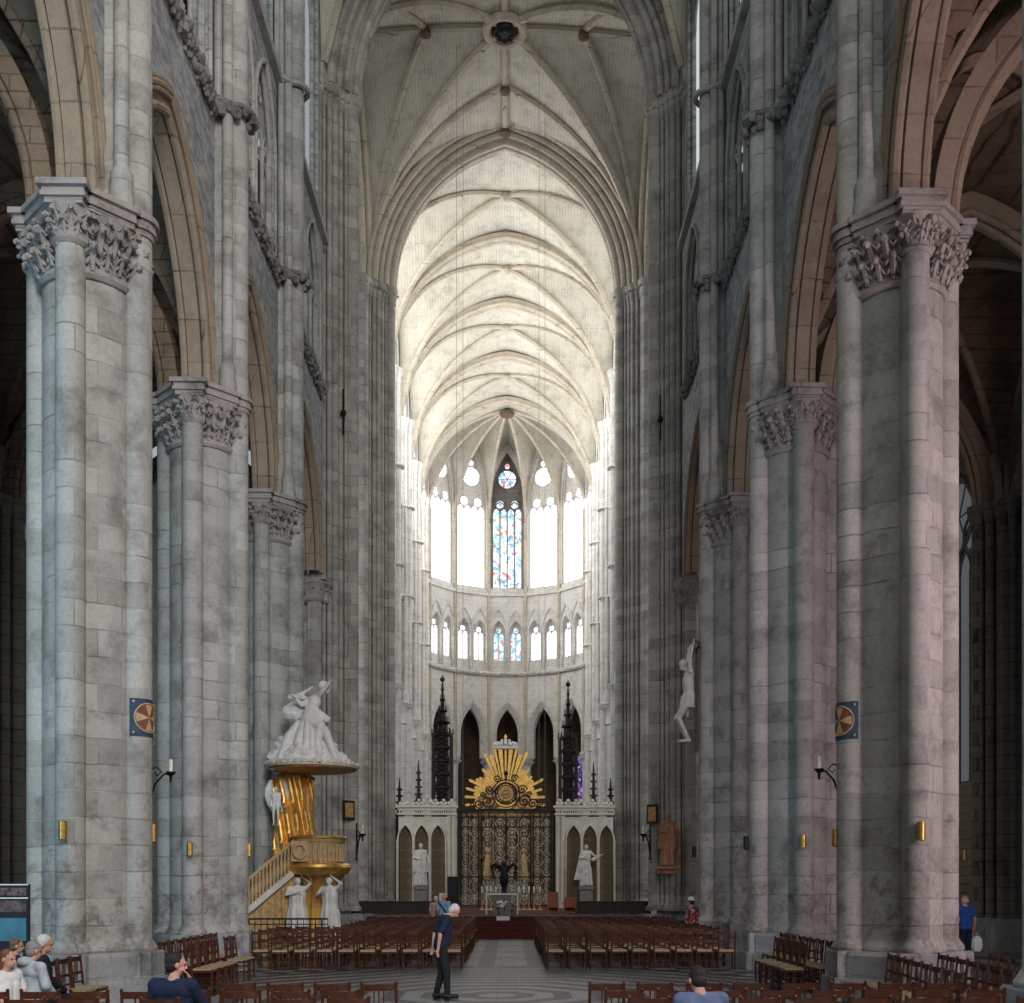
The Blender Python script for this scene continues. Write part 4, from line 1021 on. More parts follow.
for nm, xa, xb in (('side_panel', -2.35, -1.42), ('leaf', -1.28, 0), ('leaf', 0, 1.28), ('side_panel', 1.42, 2.35)):
    mb = MB(); nx = 2; w = (xb-xa)/nx
    for i in range(nx):
        for j in range(9):
            c = (xa+w*(i+.5), .35+.5*j); s_ = 1 if (i+j) % 2 else -1
            mb.tube(spiral(c, w*.46, 1.6, s_, 22, frg), .020, 5)
            mb.tube(spiral((c[0], c[1]+.22), w*.28, 1.2, -s_, 14, frg), .018, 5)
            mb.ball((c[0], -.02, c[1]), .04, 6, 5)
    for i in range(nx*2+1): x = xa+(xb-xa)*i/(nx*2); mb.tube([(x, .02, .1), (x, .02, 4.7)], .014, 5)
    mb.build(nm, M['silvergilt'], gr)
mb = MB()
for i in range(16): mb.tube(spiral((-2.35+4.7*(i+.5)/16, 4.84), .10, 1.4, 1 if i % 2 else -1, 12, frg), .02, 5)
mb.build('frieze', M['golddull'], gr)
mb = MB()
cz = 5.95
for rad, tr_ in ((.55, .05), (.72, .03), (.42, .03)): mb.tube([(rad*math.cos(t), 0, cz+rad*math.sin(t)) for t in ulist(0, 2*PI, 28)], tr_, 6)
for a in range(16): t = a*PI/8; mb.tube([(.42*math.cos(t), 0, cz+.42*math.sin(t)), (.55*math.cos(t), 0, cz+.55*math.sin(t))], .03, 5)
for s_ in (-1, 1):
    for (cx_, cz_, rr) in ((.95, 5.55, .34), (1.4, 5.42, .26), (1.75, 5.33, .18), (.85, 6.15, .26), (1.2, 5.9, .16), (.45, 6.75, .2)):
        mb.tube(spiral((s_*cx_, cz_), rr, 1.6, s_, 22, frg), .035, 6)
mb.tube([(0, 0, 6.6), (0, 0, 7.15)], .04, 6); mb.ball((0, 0, 7.0), .12, 8, 6); mb.build('crest', M['iron'], gr)
mb = MB(); mb.lathe(0, 0, [(.40, -.04), (.40, .04)], 24)
mb.v = [(x, z_, cz+y) for x, y, z_ in mb.v]
for a in range(12): mb.ball((.2*math.cos(a*PI/6), -.05, cz+.2*math.sin(a*PI/6)), .06, 6, 5)
mb.ball((0, -.05, cz), .1, 8, 6); mb.build('medallion', M['golddull'], gr)

# high altar with sunburst
ha = empty('high_altar', (-.1, 86.5, 0), 0, 'gilded high altar with a great golden sunburst rising behind the gate', 'altar')
mb = MB(); mb.box((0, 0, .6), (7, 4, 1.2)); mb.box((0, -.4, 1.7), (3.4, 1.2, 1.1)); mb.build('base', M['greypaint'], ha)
mb = MB(); mb.box((0, .6, 4.4), (4.6, .7, 6.0)); mb.box((0, .5, 7.5), (5.2, 1.0, .4))
for x in (-2.1, -1.1, 1.1, 2.1): mb.lathe(x, .1, [(.26, 2.2), (.2, 2.5), (.18, 6.7), (.28, 7.2)], 12)
for j in range(40): mb.ball((random.uniform(-2, 2), .15, random.uniform(2.4, 7)), random.uniform(.12, .3), 6, 5, jit=.3)
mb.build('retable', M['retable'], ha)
mb = MB()
for s_ in (-1, 1): mb.cap((s_*1.5, -.1, 2.6), (s_*1.4, -.1, 4.2), .3, .2, 10); mb.ball((s_*1.4, -.1, 4.6), .22, 8, 6)
mb.build('tabernacle', M['gold'], ha)
cz = 8.6
def rays(parent, nm, sel):
    mb = MB(); R_ = random.Random(3)
    for j in range(35):
        a = math.radians(-14+208*j/34); top = abs(math.cos(a))
        L = 2.6+1.9*(1-top)**1.1+(.35 if j % 2 else -.30)+R_.uniform(-.15, .15)
        if 40 < math.degrees(a) < 62 or 118 < math.degrees(a) < 140: L *= .80
        w = .055 if j % 2 else .12; d = V((math.cos(a), 0, math.sin(a))); t = V((-d.z, 0, d.x)); y = .3+.12*(j % 3)
        c = V((0, y, cz)); p = [c+d*.9-t*.04, c+d*.9+t*.04, c+d*L+t*(w+.055), c+d*(L+.16), c+d*L-t*(w+.055)]
        q = [v+V((0, .10, 0)) for v in p]; n = 5
        mb.add(p+q, [tuple(range(n)), tuple(range(2*n-1, n-1, -1))]+[(k, (k+1) % n, n+(k+1) % n, n+k) for k in range(n)])
    return mb.build(nm, M['gold'], parent, ang=20)
rays(ha, 'sunburst', 0)
mb = MB()
for j in range(46):
    a = 2*PI*j/46; rr = random.uniform(.9, 1.7); mb.ball((rr*math.cos(a)*1.15, .2, cz+rr*math.sin(a)*.8-.2), random.uniform(.22, .42), 8, 6, jit=.15)
mb.build('clouds', M['golddull'], ha)
mb = MB(); mb.lathe(0, -.05, [(.75, 0), (.8, .05), (.75, .1)], 28); mb.v = [(x, z_*1.0, cz+y) for x, y, z_ in mb.v]; mb.ball((0, 0, cz), (.4, .15, .4), 12, 8); mb.build('medallion', M['gold'], ha)
mb = MB()
for x, h in ((-.7, .5), (-.35, .8), (0, .95), (.35, .8), (.7, .5)):
    mb.cap((x, .2, cz+4.15), (x*.8, .2, cz+4.15+h*.55), .15, .10, 8); mb.ball((x*1.1, .15, cz+4.3), .16, 8, 6, jit=.3)
mb.box((0, .25, cz+4.05), (1.8, .4, .2)); mb.build('crown', M['marble'], ha)

# stall spires of dark oak
def spire(loc, H, wd, lab, tiers=5, grp=None):
    r = empty('stall_spire', loc, 0, lab, 'spire', grp)
    mb = MB(); z0 = 0; hb = H*.74
    for sx in (-1, 1):
        for sy in (-1, 1): mb.box((sx*wd*.42, sy*wd*.42, hb/2), (wd*.14, wd*.14, hb))
    nn = max(3, int(hb/.7))
    for j in range(nn+1):
        z_ = hb*j/nn; mb.box((0, 0, z_), (wd*.9, wd*.9, .08))
        for sx in (-1, 1): mb.tube([(sx*wd*.42, -wd*.42, z_), (-sx*wd*.2, -wd*.42, z_+hb/nn*.5), (sx*wd*.42, -wd*.42, min(hb, z_+hb/nn))], .035, 5)
    mb.box((0, 0, hb*.5), (wd*.55, wd*.55, hb)); mb.build('canopy', M['wood2'], r)
    mb = MB(); z_ = hb; w = wd*.5
    for j in range(tiers):
        h = (H-hb)/tiers*(1.15-.06*j)
        mb.lathe(0, 0, [(w*.95, 0), (w*1.15, .05*h), (w*.5, .12*h), (w*.45, .75*h), (w*.8, .85*h), (w*.35, h)], 8, z0=z_)
        for q in range(8):
            a = q*PI/4; mb.tube([(w*1.0*math.cos(a), w*1.0*math.sin(a), z_), (w*1.0*math.cos(a), w*1.0*math.sin(a), z_+h*.45)], w*.08, 4)
        z_ += h*.9; w *= .62
    mb.tube([(0, 0, z_), (0, 0, H)], [.06, .02], 6); mb.ball((0, 0, H-.25), .14, 6, 5); mb.build('pinnacle', M['wood2'], r)
for px, py0, Y, wp, lab in ((442.5, 675, 61.5, 21, 'tall black carved spire of the choir stalls on the left of the gate'), (568, 680, 61.5, 19, 'tall black carved spire of the choir stalls on the right of the gate')):
    p = at(px, py0, Y); spire((p.x, Y, PZ), p.z-PZ, wp*Y/F, lab, 5, 'tall stall spires')
for px, py0, Y, lab in ((418.6, 760, 66, 'small dark spire standing above the left choir screen'), (593.5, 762, 66, 'small dark spire standing above the right choir screen'), (399.5, 778, 60.5, 'short dark spire at the far left end of the left choir screen'), (610.5, 778, 60.5, 'short dark spire at the far right end of the right choir screen')):
    p = at(px, py0, Y); zb_ = PZ if abs(p.x) < 5.0 else 0; H_ = p.z-zb_; r = empty('stall_pinnacle', (p.x, Y, zb_), 0, lab, 'spire', 'small stall spires'); mb = MB()
    mb.lathe(0, 0, [(.34, 0), (.34, H_*.55), (.26, H_*.60), (.22, H_*.72), (.10, H_*.80), (.07, H_*.92), (.02, H_)], 8)
    mb.build('spike', M['wood2'], r); mb = MB()
    for j in range(9):
        z_ = H_*(.56+.045*j); rr = .30*(1-j/10)+.03
        for q_ in range(4): mb.ball((rr*math.cos(q_*PI/2), rr*math.sin(q_*PI/2), z_), .07, 5, 4, jit=.2)
    mb.build('crockets', M['wood2'], r)

# altar on the podium
al = at(502, 915, 44.6)
r = empty('altar_table', (al.x, 44.9, PZ), 0, 'stone altar table with white cloth edges on the podium', 'altar')
mb = MB(); mb.box((0, 0, .39), (.72, .6, .78)); mb.build('block', M['greypaint'], r)
mb = MB(); mb.box((0, 0, .82), (1.30, .75, .06)); mb.build('tabletop', M['white'], r)
for s_ in (-1, 1): mb = MB(); mb.box((s_*.62, 0, .40), (.05, .7, .80)); mb.build('cloth_fall', M['white'], r)
r = empty('flower_arrangement', (al.x-.02, 44.35, PZ), 0, 'white flowers standing in front of the altar table', 'flowers')
mb = MB(); mb.lathe(0, 0, [(.08, 0), (.12, .2), (.09, .3)], 12); mb.build('vase', M['greypaint'], r)
mb = MB()
for j in range(16): a = j*2.4; rr = .03*j**.6; mb.ball((rr*math.cos(a)*1.3, rr*math.sin(a), .42+.1*math.cos(j)), .055, 6, 5, jit=.25)
mb.build('blossoms', M['white'], r)
mb = MB()
for j in range(14): a = j*2.4; mb.tube([(0, 0, .28), (.1*math.cos(a), .1*math.sin(a), .4), (.17*math.cos(a), .15*math.sin(a), .33)], .012, 4)
mb.build('foliage', plain('leaf_green', (.03, .08, .03), .6), r)
# eagle lectern
le = at(504, 893, 50)
r = empty('eagle_lectern', (le.x, 50, PZ), 0, 'black eagle lectern with spread wings behind the altar table', 'lectern')
mb = MB(); mb.lathe(0, 0, [(.42, 0), (.42, .08), (.18, .2), (.10, .4), (.16, .75), (.10, .9), (.14, 1.2), (.18, 1.3)], 14); mb.build('stand', M['iron'], r)
mb = MB(); mb.cap((0, 0, 1.35), (0, -.08, 1.95), .22, .14, 12); mb.ball((0, -.16, 2.15), (.10, .13, .11), 10, 7); mb.cap((0, -.26, 2.13), (0, -.34, 2.08), .04, .015, 6); mb.build('eagle', M['iron'], r)
for s_ in (-1, 1):
    mb = MB()
    for q in range(7): mb.tube([(s_*.1, 0, 1.75+.05*q), (s_*(.40+.03*q), .02*q, 2.15-.02*q), (s_*(.66-.05*q), .05, 1.95-.12*q)], [.07, .06, .015], 6)
    mb.build('wing', M['iron'], r)
# candlesticks
for j, px in enumerate((482, 487, 491, 496, 519, 524, 529, 534, 540)):
    p = at(px, 893, 53+.3*(j % 2)); r = empty('candlestick', (p.x, p.y, PZ), 0, 'small candlestick with white candle behind the altar, %s from the left' % ORD[j], 'candlestick', 'candlesticks behind the altar')
    mb = MB(); mb.lathe(0, 0, [(.12, 0), (.03, .08), (.025, .75), (.06, .80), (.03, .85)], 10); mb.build('holder', M['golddull'], r)
    mb = MB(); mb.lathe(0, 0, [(.035, .85), (.035, 1.12)], 8); mb.build('candle', M['wax'], r)
p = at(453.5, 905, 48); r = empty('loudspeaker', (p.x, 48, PZ), 0, 'tall black loudspeaker box standing on the podium', 'loudspeaker')
mb = MB(); mb.box((0, 0, .8), (.50, .4, 1.5)); mb.box((0, 0, .03), (.6, .5, .06)); mb.build('cabinet', M['black'], r); mb = MB(); mb.box((0, -.21, .85), (.42, .02, 1.3)); mb.build('grille', M['iron'], r)
p = at(445, 905, 48); r = empty('music_stand', (p.x, 47.9, PZ), 0, 'white notice board on a thin stand beside the loudspeaker', 'sign')
mb = MB(); mb.tube([(0, 0, 0), (0, 0, .55)], .02, 6); mb.box((0, 0, .02), (.3, .3, .03)); mb.build('stand', M['iron'], r)
mb = MB(); mb.box((0, -.03, .68), (.48, .03, .32)); mb.build('board', M['white'], r)
for px, wd, h, nm, mt, lab in ((553, .46, .85, 'side_chair', 'orange', 'orange-brown wooden seat on the podium right of the altar'), (570, .52, .62, 'side_chair', 'orange', 'low orange-brown wooden seat in front of the right choir screen'), (449, .42, .62, 'side_chair', 'carpet', 'dark red seat beside the loudspeaker')):
    p = at(px, 905, 47); r = empty('side_chair', (p.x, 47, PZ), 0, lab, 'chair')
    mb = MB(); mb.box((0, 0, .30), (wd, .45, .12)); mb.build('seat', M[mt], r)
    mb = MB(); mb.box((0, .2, h/2+.05), (wd, .06, h)); mb.build('backrest', M[mt], r)
    mb = MB()
    for sx in (-1, 1): mb.box((sx*(wd/2-.03), 0, .22), (.05, .42, .44))
    mb.build('armrest', M[mt], r)
for px, lab in ((485, 'left'), (522, 'right')):
    pass
for xa, xb, lab in ((at(352, 905, 45.5).x, at(446, 905, 45.5).x, 'left'), (at(577, 905, 45.5).x, at(650, 905, 45.5).x, 'right')):
    w = xb-xa; r = empty('choir_bench', ((xa+xb)/2, 45.5, PZ if False else PZ), 0, 'long low dark wooden bench on the %s of the podium' % lab, 'bench', 'podium benches')
    mb = MB(); mb.box((0, 0, .26), (w, .06, .46)); mb.box((0, 0, .51), (w+.05, .16, .05))
    for j in range(9): mb.box((-w/2+w*j/8, -.05, .24), (.06, .06, .48))
    mb.build('front_panel', M['wood2'], r)
    mb = MB(); mb.box((0, .35, .30), (w, .4, .05)); mb.build('seat', M['wood2'], r)

# ================================================================ PULPIT (left, before the third pier)
PYY = 32.9
pc = at(318, 900, PYY)
pp = empty('pulpit', (pc.x, PYY, 0), 0, 'gilded and white baroque pulpit with canopy sculpture and curved stair', 'pulpit')
def lp(px, py, dy=0.0):   # local point
    q = at(px, py, PYY); return V((q.x-pc.x, dy, q.z))
zt, zb = lp(318, 839).z, lp(318, 871).z; rt = .80
mb = MB(); mb.lathe(0, 0, [(rt*.93, zb), (rt*.86, zb+.12), (rt*.88, zb+.25), (rt*.88, zt-.15), (rt*.98, zt-.08), (rt*1.0, zt), (rt*.9, zt)], 32)
for j in range(32):
    a = 2*PI*j/32; mb.lathe(rt*.93*math.cos(a), rt*.93*math.sin(a), [(.05, zb+.28), (.03, zb+.36), (.055, zb+.5), (.025, zt-.25), (.05, zt-.16)], 6)
mb.build('tub', M['cream'], pp)
mb = MB(); mb.lathe(0, 0, [(.3, zb-.16), (.85, zb-.10), (.92, zb), (.98, zb+.10), (.95, zb+.18), (.88, zb+.22)], 32); mb.tube([(rt*math.cos(t), rt*math.sin(t), zt+.03) for t in ulist(0, 2*PI, 32)], .05, 8)
mb.build('moulding', M['gold'], pp)
w0 = lp(305, 852); mb = MB(); mb.tube([(-.38+.17*math.cos(t), -.80-.03, w0.z+.2*math.sin(t)) for t in ulist(0, 2*PI, 20)], .05, 8)
mb.box((-.38, -.74, w0.z), (.5, .12, zt-zb-.35)); mb.build('wreath_panel', M['cream'], pp)
# stair
a0, a1, b0, b1 = lp(298, 840), lp(224, 902), lp(298, 876), lp(224, 938)
sl = (a1.z-a0.z)/(a1.x-a0.x)
def stz(x, off): return a0.z+sl*(x-a0.x)+off
x0, x1 = a0.x, a0.x-3.9; hgt = a0.z-b0.z; y0 = -.55
xe = a0.x-(a0.z-hgt-.02)/abs(sl)
mb = MB(); frs = frame((0, y0, 0), (1, 0, 0), (0, -1, 0))
mb.slab([(x0, stz(x0, -hgt)), (x0, stz(x0, -hgt+.22)), (xe, stz(xe, -hgt+.22)), (xe, stz(xe, -hgt))], frs, -.05, .08)
mb.build('stringer', M['marble2'], pp)
mb = MB(); mb.slab([(x0, stz(x0, -.12)), (x0, stz(x0, 0)), (xe, stz(xe, 0)), (xe, stz(xe, -.12))], frs, -.07, .1); mb.build('handrail', M['cream'], pp)
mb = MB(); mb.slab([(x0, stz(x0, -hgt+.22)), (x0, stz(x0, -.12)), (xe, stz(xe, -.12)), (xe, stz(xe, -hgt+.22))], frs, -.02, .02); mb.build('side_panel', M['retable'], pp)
nb = 26
for j in range(nb):
    x = x0+(xe-x0)*(j+.5)/nb; mb = MB(); za, zb2 = stz(x, -hgt+.2), stz(x, -.1)
    mb.lathe(x, y0-.05, [(.045, za), (.03, za+.1), (.06, za+(zb2-za)*.4), (.025, zb2-.15), (.045, zb2)], 8); mb.build('baluster', M['cream'], pp)
mb = MB()
ns = 14
for j in range(ns):
    x = x0+(xe-x0)*(j+.5)/ns; zz = stz(x, -hgt)+.12; mb.box((x, y0+.55, zz/2), (abs(xe-x0)/ns+.01, .95, max(zz, .1)))
mb.build('stair_steps', M['golddull'], pp)
# base and caryatids
mb = MB(); mb.lathe(0, .1, [(1.05, 0), (1.05, .25), (.95, .35), (.95, .5)], 24); mb.build('base', M['marble2'], pp)
for j, (x, y, rz) in enumerate(((-.52, -.42, PI+.4), (.42, -.48, PI-.35), (.05, .3, PI))):
    e = bpy.data.objects.new('caryatid', None); COL.objects.link(e); e.parent = pp; e.location = (x, y, .5); e.rotation_euler = (0, 0, rz)
    robed_statue('x', '', '', None, 0, 1.72, M['marble'], 'cary', e)
    e.scale = (1.30, 1.25, 1.02)
mb = MB(); mb.loft([(-.1, .1, .5, .42, .36), (-.1, .1, 1.3, .36, .3), (0, .1, 2.0, .5, .4), (0, .1, zb-.1, .7, .6)], 40, 11, .09, 0, .3); mb.build('gold_drapery', M['gold'], pp)
# back drapery and column
c0, c1 = lp(290, 775), lp(290, 838)
mb = MB(); rows = []
for i in range(22):
    t = i/21; z_ = lp(0, 776).z+(lp(0, 868).z-lp(0, 776).z)*t; xl = lp(270+2*math.sin(t*3), 0).x; xr_ = lp(312-6*abs(math.sin(t*PI))**2*.0, 0).x; row = []
    for j in range(49):
        s = j/48; fold = .075*math.sin(s*26-t*11+1.5*t*s)+.03*math.sin(s*55-t*21)
        row.append((xl+(xr_-xl)*s, .30-.28*math.sin(s*PI)+fold, z_+.12*math.sin(s*PI)))
    rows.append(row)
mb.grid(rows); o = mb.build('gold_curtain', M['gold'], pp, ang=80)
so = o.modifiers.new('thick', 'SOLIDIFY'); so.thickness = .05
mb = MB(); q = lp(292, 800); mb.box((q.x, .30, (lp(0, 768).z+.5)/2+.2), (.95, .30, lp(0, 768).z-.5)); mb.build('back_panel', M['cream'], pp)
# cherub
q = lp(277, 800); e = MB()
J = stand(1.15); J['elL'] = V((-.2, .05, 1.15))*J['k']; 
bb_ = full_body(J); bb_.v = [(x*-1+q.x, -y-.15, z+lp(0, 826).z) for x, y, z in bb_.v]
for s_ in (-1, 1): bb_.loft([(q.x+s_*.12, .05, lp(0, 812).z, .04, .04), (q.x+s_*.22, .08, lp(0, 803).z, .10, .06), (q.x+s_*.27, .08, lp(0, 795).z, .13, .07), (q.x+s_*.25, .08, lp(0, 787).z, .12, .07), (q.x+s_*.18, .05, lp(0, 779).z, .05, .05)], 14, 5, .1)
o = bb_.build('cherub', M['marble'], pp); remesh(o, .02, 2)
# canopy
q = lp(312, 768); RC = 1.30
mb = MB(); mb.lathe(q.x, .05, [(.25, q.z-.16), (RC*.75, q.z-.12), (RC*.98, q.z-.07), (RC*1.02, q.z), (RC*.95, q.z+.10), (.5, q.z+.16)], 32); mb.build('canopy', M['golddull'], pp)
mb = MB(); mb.lathe(q.x, .05, [(RC*1.03, q.z-.02), (RC*1.05, q.z+.05), (RC*.98, q.z+.10)], 32)
for j in range(40):
    a = 2*PI*j/40; mb.ball((q.x+RC*.98*math.cos(a), .05+RC*.98*math.sin(a), q.z+.08), (.12, .12, .08), 6, 5, jit=.3)
mb.build('canopy_rim', M['marble2'], pp)
# cloud mound + angel on canopy
mb = MB()
for px, py, rr, yy in ((278, 758, .33, 0), (290, 752, .40, .1), (303, 755, .42, -.2), (318, 757, .42, .1), (333, 760, .34, -.1), (345, 764, .22, 0), (284, 744, .30, .1), (300, 742, .42, .1), (315, 745, .42, -.05), (327, 750, .36, 0), (296, 764, .3, -.5), (320, 766, .25, -.5), (337, 767, .2, -.3), (309, 735, .36, .05), (280, 765, .24, -.4)):
    c = lp(px, py, yy); mb.ball(c, (rr, rr*.9, rr*.8), 10, 8, jit=.16)
# robe falling over the mound in ridged folds
RB_ = random.Random(5)
for k_ in range(46):
    t_ = RB_.random(); px_ = 274+70*RB_.random(); top_ = 733+abs(px_-310)*.75; py_ = top_+(768-top_)*t_; q_ = RB_.uniform(.10, .22); mb.ball(lp(px_, py_, -.15-.38*t_), (q_, q_*.8, q_*.8), 8, 6, jit=.25)
for k_ in (1, 3, 4, 7):
    xs_, xe_ = 308+1.2*k_, 299+5.2*k_+(k_ % 3)*3
    mb.tube([lp(xs_, 716, -.1), lp((xs_+xe_)/2+1, 735, -.32), lp(xe_, 762, -.42)], [.10, .13, .09], 8)
mb.tube([lp(300, 722, 0), lp(290, 738, -.2), lp(283, 757, -.3)], [.12, .15, .1], 8)
o = mb.build('clouds', M['marble'], pp); remesh(o, .026, 1)
mb = MB(); cap = lambda a, b, ra, rb: mb.cap(a, b, ra, rb, 12)
cap(lp(309, 716), lp(314, 702), .20, .21)          # torso
cap(lp(308, 722), lp(311, 712), .24, .20)
cap(lp(314, 700), lp(319, 694), .10, .08)
h = lp(324, 688.5); mb.ball(h, (.15, .17, .19), 14, 10); mb.ball(h+V((.08, -.04, -.06)), (.10, .11, .12), 10, 8); mb.ball(h+V((.16, -.02, -.01)), .035, 6, 5); mb.ball(h+V((-.04, .03, .06)), (.17, .19, .18), 10, 8, jit=.08)
cap(lp(317, 699), lp(324, 692, -.2), .09, .08); cap(lp(324, 692, -.2), lp(331, 685, -.3), .08, .055)
hand_mesh(mb, lp(324, 692, -.2), lp(331, 685, -.3), 1.6, 1, .1)
cap(lp(310, 700), lp(303, 706, -.2), .10, .08); cap(lp(303, 706, -.2), lp(298, 701, -.3), .07, .055); hand_mesh(mb, lp(303, 706, -.2), lp(298, 701, -.3), 1.5, 1)
cap(lp(308, 722), lp(322, 728, -.3), .24, .17); cap(lp(322, 728, -.3), lp(318, 752, -.35), .16, .12); cap(lp(306, 724), lp(300, 744, -.3), .22, .15)
for k_ in range(5): mb.tube([lp(311, 708+k_*2, -.1), lp(322+k_*2, 715+k_*1.5, -.1), lp(329, 724, 0)], [.12, .10, .05], 7)
mb.ball(lp(294, 712, .1), (.36, .2, .28), 12, 9, jit=.15)
o = mb.build('angel', M['marble'], pp); remesh(o, .022, 1)
mb = MB()                                     # the flat round disc or wing held behind the angel
c = lp(302, 692, .1)
for k_ in range(9):
    a = k_/8; mb.tube([lp(306-1.0*k_*.2, 698, .05), lp(300-k_*1.6, 694+k_*.3, .15), lp(312-k_*2.9, 686.5+k_*1.6, .1)], [.07, .085, .03], 7)
o = mb.build('wing', M['marble'], pp); remesh(o, .022, 1)
# fence round the pulpit
def railing(name, x0, x1, y, h, lab):
    r = empty(name, ((x0+x1)/2, y, 0), 0, lab, 'railing'); w = x1-x0
    mb = MB(); mb.box((0, 0, h), (w, .05, .05)); mb.box((0, 0, .12), (w, .03, .03)); mb.box((0, 0, h-.15), (w, .03, .03)); mb.build('rail', M['iron'], r)
    n = int(w/.16)
    for j in range(n+1):
        mb = MB(); mb.tube([(-w/2+w*j/n, 0, 0), (-w/2+w*j/n, 0, h)], .025 if j % 6 == 0 else .012, 5); mb.build('baluster', M['iron'], r)
a, b = at(249, 900, 31.2), at(328, 900, 31.2)
railing('railing', a.x, b.x, 31.2, 1.08, 'black iron railing in front of the pulpit')
a, b = at(362, 900, 40.9), at(372, 900, 40.9)

# ================================================================ THINGS ON THE PIERS
def sconce(name, mount, out, lab, s=1.0):    # mount point, out vector
    r = empty(name, mount, 0, lab, 'candle bracket', 'candle brackets'); o_ = V(out).normalized()
    mb = MB(); mb.tube([V((0, 0, -.55*s)), V((0, 0, .35*s))], .022*s, 6); mb.ball((0, 0, -.58*s), .035*s, 6, 5); mb.build('back_bar', M['iron'], r)
    mb = MB(); e = o_*.36*s; mb.tube([V((0, 0, -.45*s)), o_*.10*s+V((0, 0, -.15*s)), o_*.25*s+V((0, 0, .02*s)), e], .02*s, 6)
    mb.tube([V((0, 0, .1*s)), o_*.12*s+V((0, 0, .14*s)), o_*.2*s+V((0, 0, .05*s)), o_*.12*s+V((0, 0, -.02*s)), o_*.08*s+V((0, 0, .05*s))], .014*s, 6)
    mb.lathe(e.x, e.y, [(.02*s, -.14*s), (.03*s, -.02*s), (.09*s, .04*s), (.09*s, .06*s)], 12); mb.build('arm', M['iron'], r)
    mb = MB(); mb.lathe(e.x, e.y, [(.035*s, .05*s), (.035*s, .28*s)], 12); mb.build('candle', M['wax'], r)
    return r
p = at(151, 775, 20.3); sconce('candle_sconce', (p.x-.0, 20.25, p.z), (1, .15, 0), 'black iron candle bracket on the nearest left pier')
p = at(838.5, 772, 20.3); sconce('candle_sconce', (p.x, 20.25, p.z), (-1, .15, 0), 'black iron candle bracket on the nearest right pier')
p = at(362, 836, 43.2); sconce('candle_sconce', (-5.74, 43.72, p.z), (.5, -.8, 0), 'black iron candle bracket on the left crossing pier', 1.5)
p = at(645, 836, 43.2); sconce('candle_sconce', (5.74, 43.72, p.z), (-.6, -.8, 0), 'black iron candle bracket on the right crossing pier', 1.5)
def medallion(side, y, zc, lab):      # painted on the round shaft, so curved with it
    cx_, cy_, Rr = side*(AX-.83), y, .275
    ca = math.radians(-24.6) if side < 0 else math.radians(180+24.6)
    r = empty('consecration_cross', (cx_, cy_, zc), 0, lab, 'painted cross', 'painted crosses')
    def m(u, d, z): a = ca+u/Rr; return ((Rr+d)*math.cos(a), (Rr+d)*math.sin(a), z)
    def sheet(name, mat, us, zs, d, inside=None):
        mb = MB(); mb.grid([[m(u, d, z) for u in us] for z in zs]); mb.grid([[m(u, d-.006, z) for u in us] for z in zs]); return mb.build(name, mat, r)
    sheet('panel', plain('panel_blue', (.030, .06, .105), .7), ulist(-.34, .34, 16), (-.33, .33), .008)
    mb = MB(); R1 = .245; g = [[m(R1*q*math.cos(t), .014, R1*q*math.sin(t)) for t in ulist(0, 2*PI, 28)] for q in (0.001, .5, 1)]; mb.grid(g); mb.build('roundel', plain('panel_red', (.20, .07, .05), .7), r)
    mb = MB(); mb.tube([m(.255*math.cos(t), .014, .255*math.sin(t)) for t in ulist(0, 2*PI, 32)], .014, 5)
    for sx in (-1, 1):
        for sz in (-1, 1): mb.ball(m(sx*.27, .012, sz*.27), .025, 6, 5)
    mb.build('ring', M['cream'], r)
    mb = MB()
    for q in range(4):
        a = q*PI/2; mb.grid([[m(L*math.cos(a+s_*.35), .02, L*math.sin(a+s_*.35)) for s_ in (-1, 0, 1)] for L in (.005, .12, .235)])
    mb.build('cross', M['cream'], r)
medallion(-1, Y1, at(143, 717, 19.65).z, 'blue square with a red roundel and cross painted on the nearest left pier')
medallion(1, Y1, at(845, 720, 19.65).z, 'blue square with a roundel and cross painted on the nearest right pier')
q = at(352, 810, 43.4); r = empty('framed_picture', (-6.02, 43.5, q.z), .8, 'small dark framed picture on the left crossing pier', 'picture')
mb = MB(); mb.box((0, 0, 0), (.55, .05, .75)); mb.build('frame', M['wood2'], r); mb = MB(); mb.box((0, -.03, 0), (.38, .02, .56)); mb.build('image', M['golddull'], r)
q = at(651, 814, 43.4); r = empty('framed_picture', (5.80, 43.5, q.z), -.8, 'small dark framed picture on the right crossing pier', 'picture')
mb = MB(); mb.box((0, 0, 0), (.55, .05, .75)); mb.build('frame', M['wood2'], r); mb = MB(); mb.box((0, -.03, 0), (.38, .02, .56)); mb.build('image', M['golddull'], r)
def lampbox(px, py, Y, lab, s=1.0, dark=False, yoff=0, xo=0):
    q = at(px, py, Y); r = empty('wall_lamp', (q.x+xo, Y, q.z), 0, lab, 'wall lamp', 'brass wall lamps')
    mb = MB(); mb.lathe(0, 0, [(.02*s, -.17*s), (.07*s, -.15*s), (.07*s, .15*s), (.02*s, .17*s)], 10); mb.build('shade', M['iron' if dark else 'brass'], r)
    mb = MB(); mb.box((0, .05, 0), (.05*s, .14, .22*s)); mb.build('bracket', M['iron'], r)
lampbox(63, 830, 18.72, 'brass wall lamp on the front shaft of the nearest left pier')
lampbox(152.5, 833, 20.05, 'brass wall lamp on the side of the nearest left pier')
lampbox(190, 849, 25.98, 'brass wall lamp on the front of the second left pier')
lampbox(249, 850, 27.2, 'brass wall lamp on the side of the second left pier')
lampbox(921, 831, 18.72, 'brass wall lamp on the front shaft of the nearest right pier')
lampbox(835.5, 838, 20.05, 'brass wall lamp on the side of the nearest right pier')
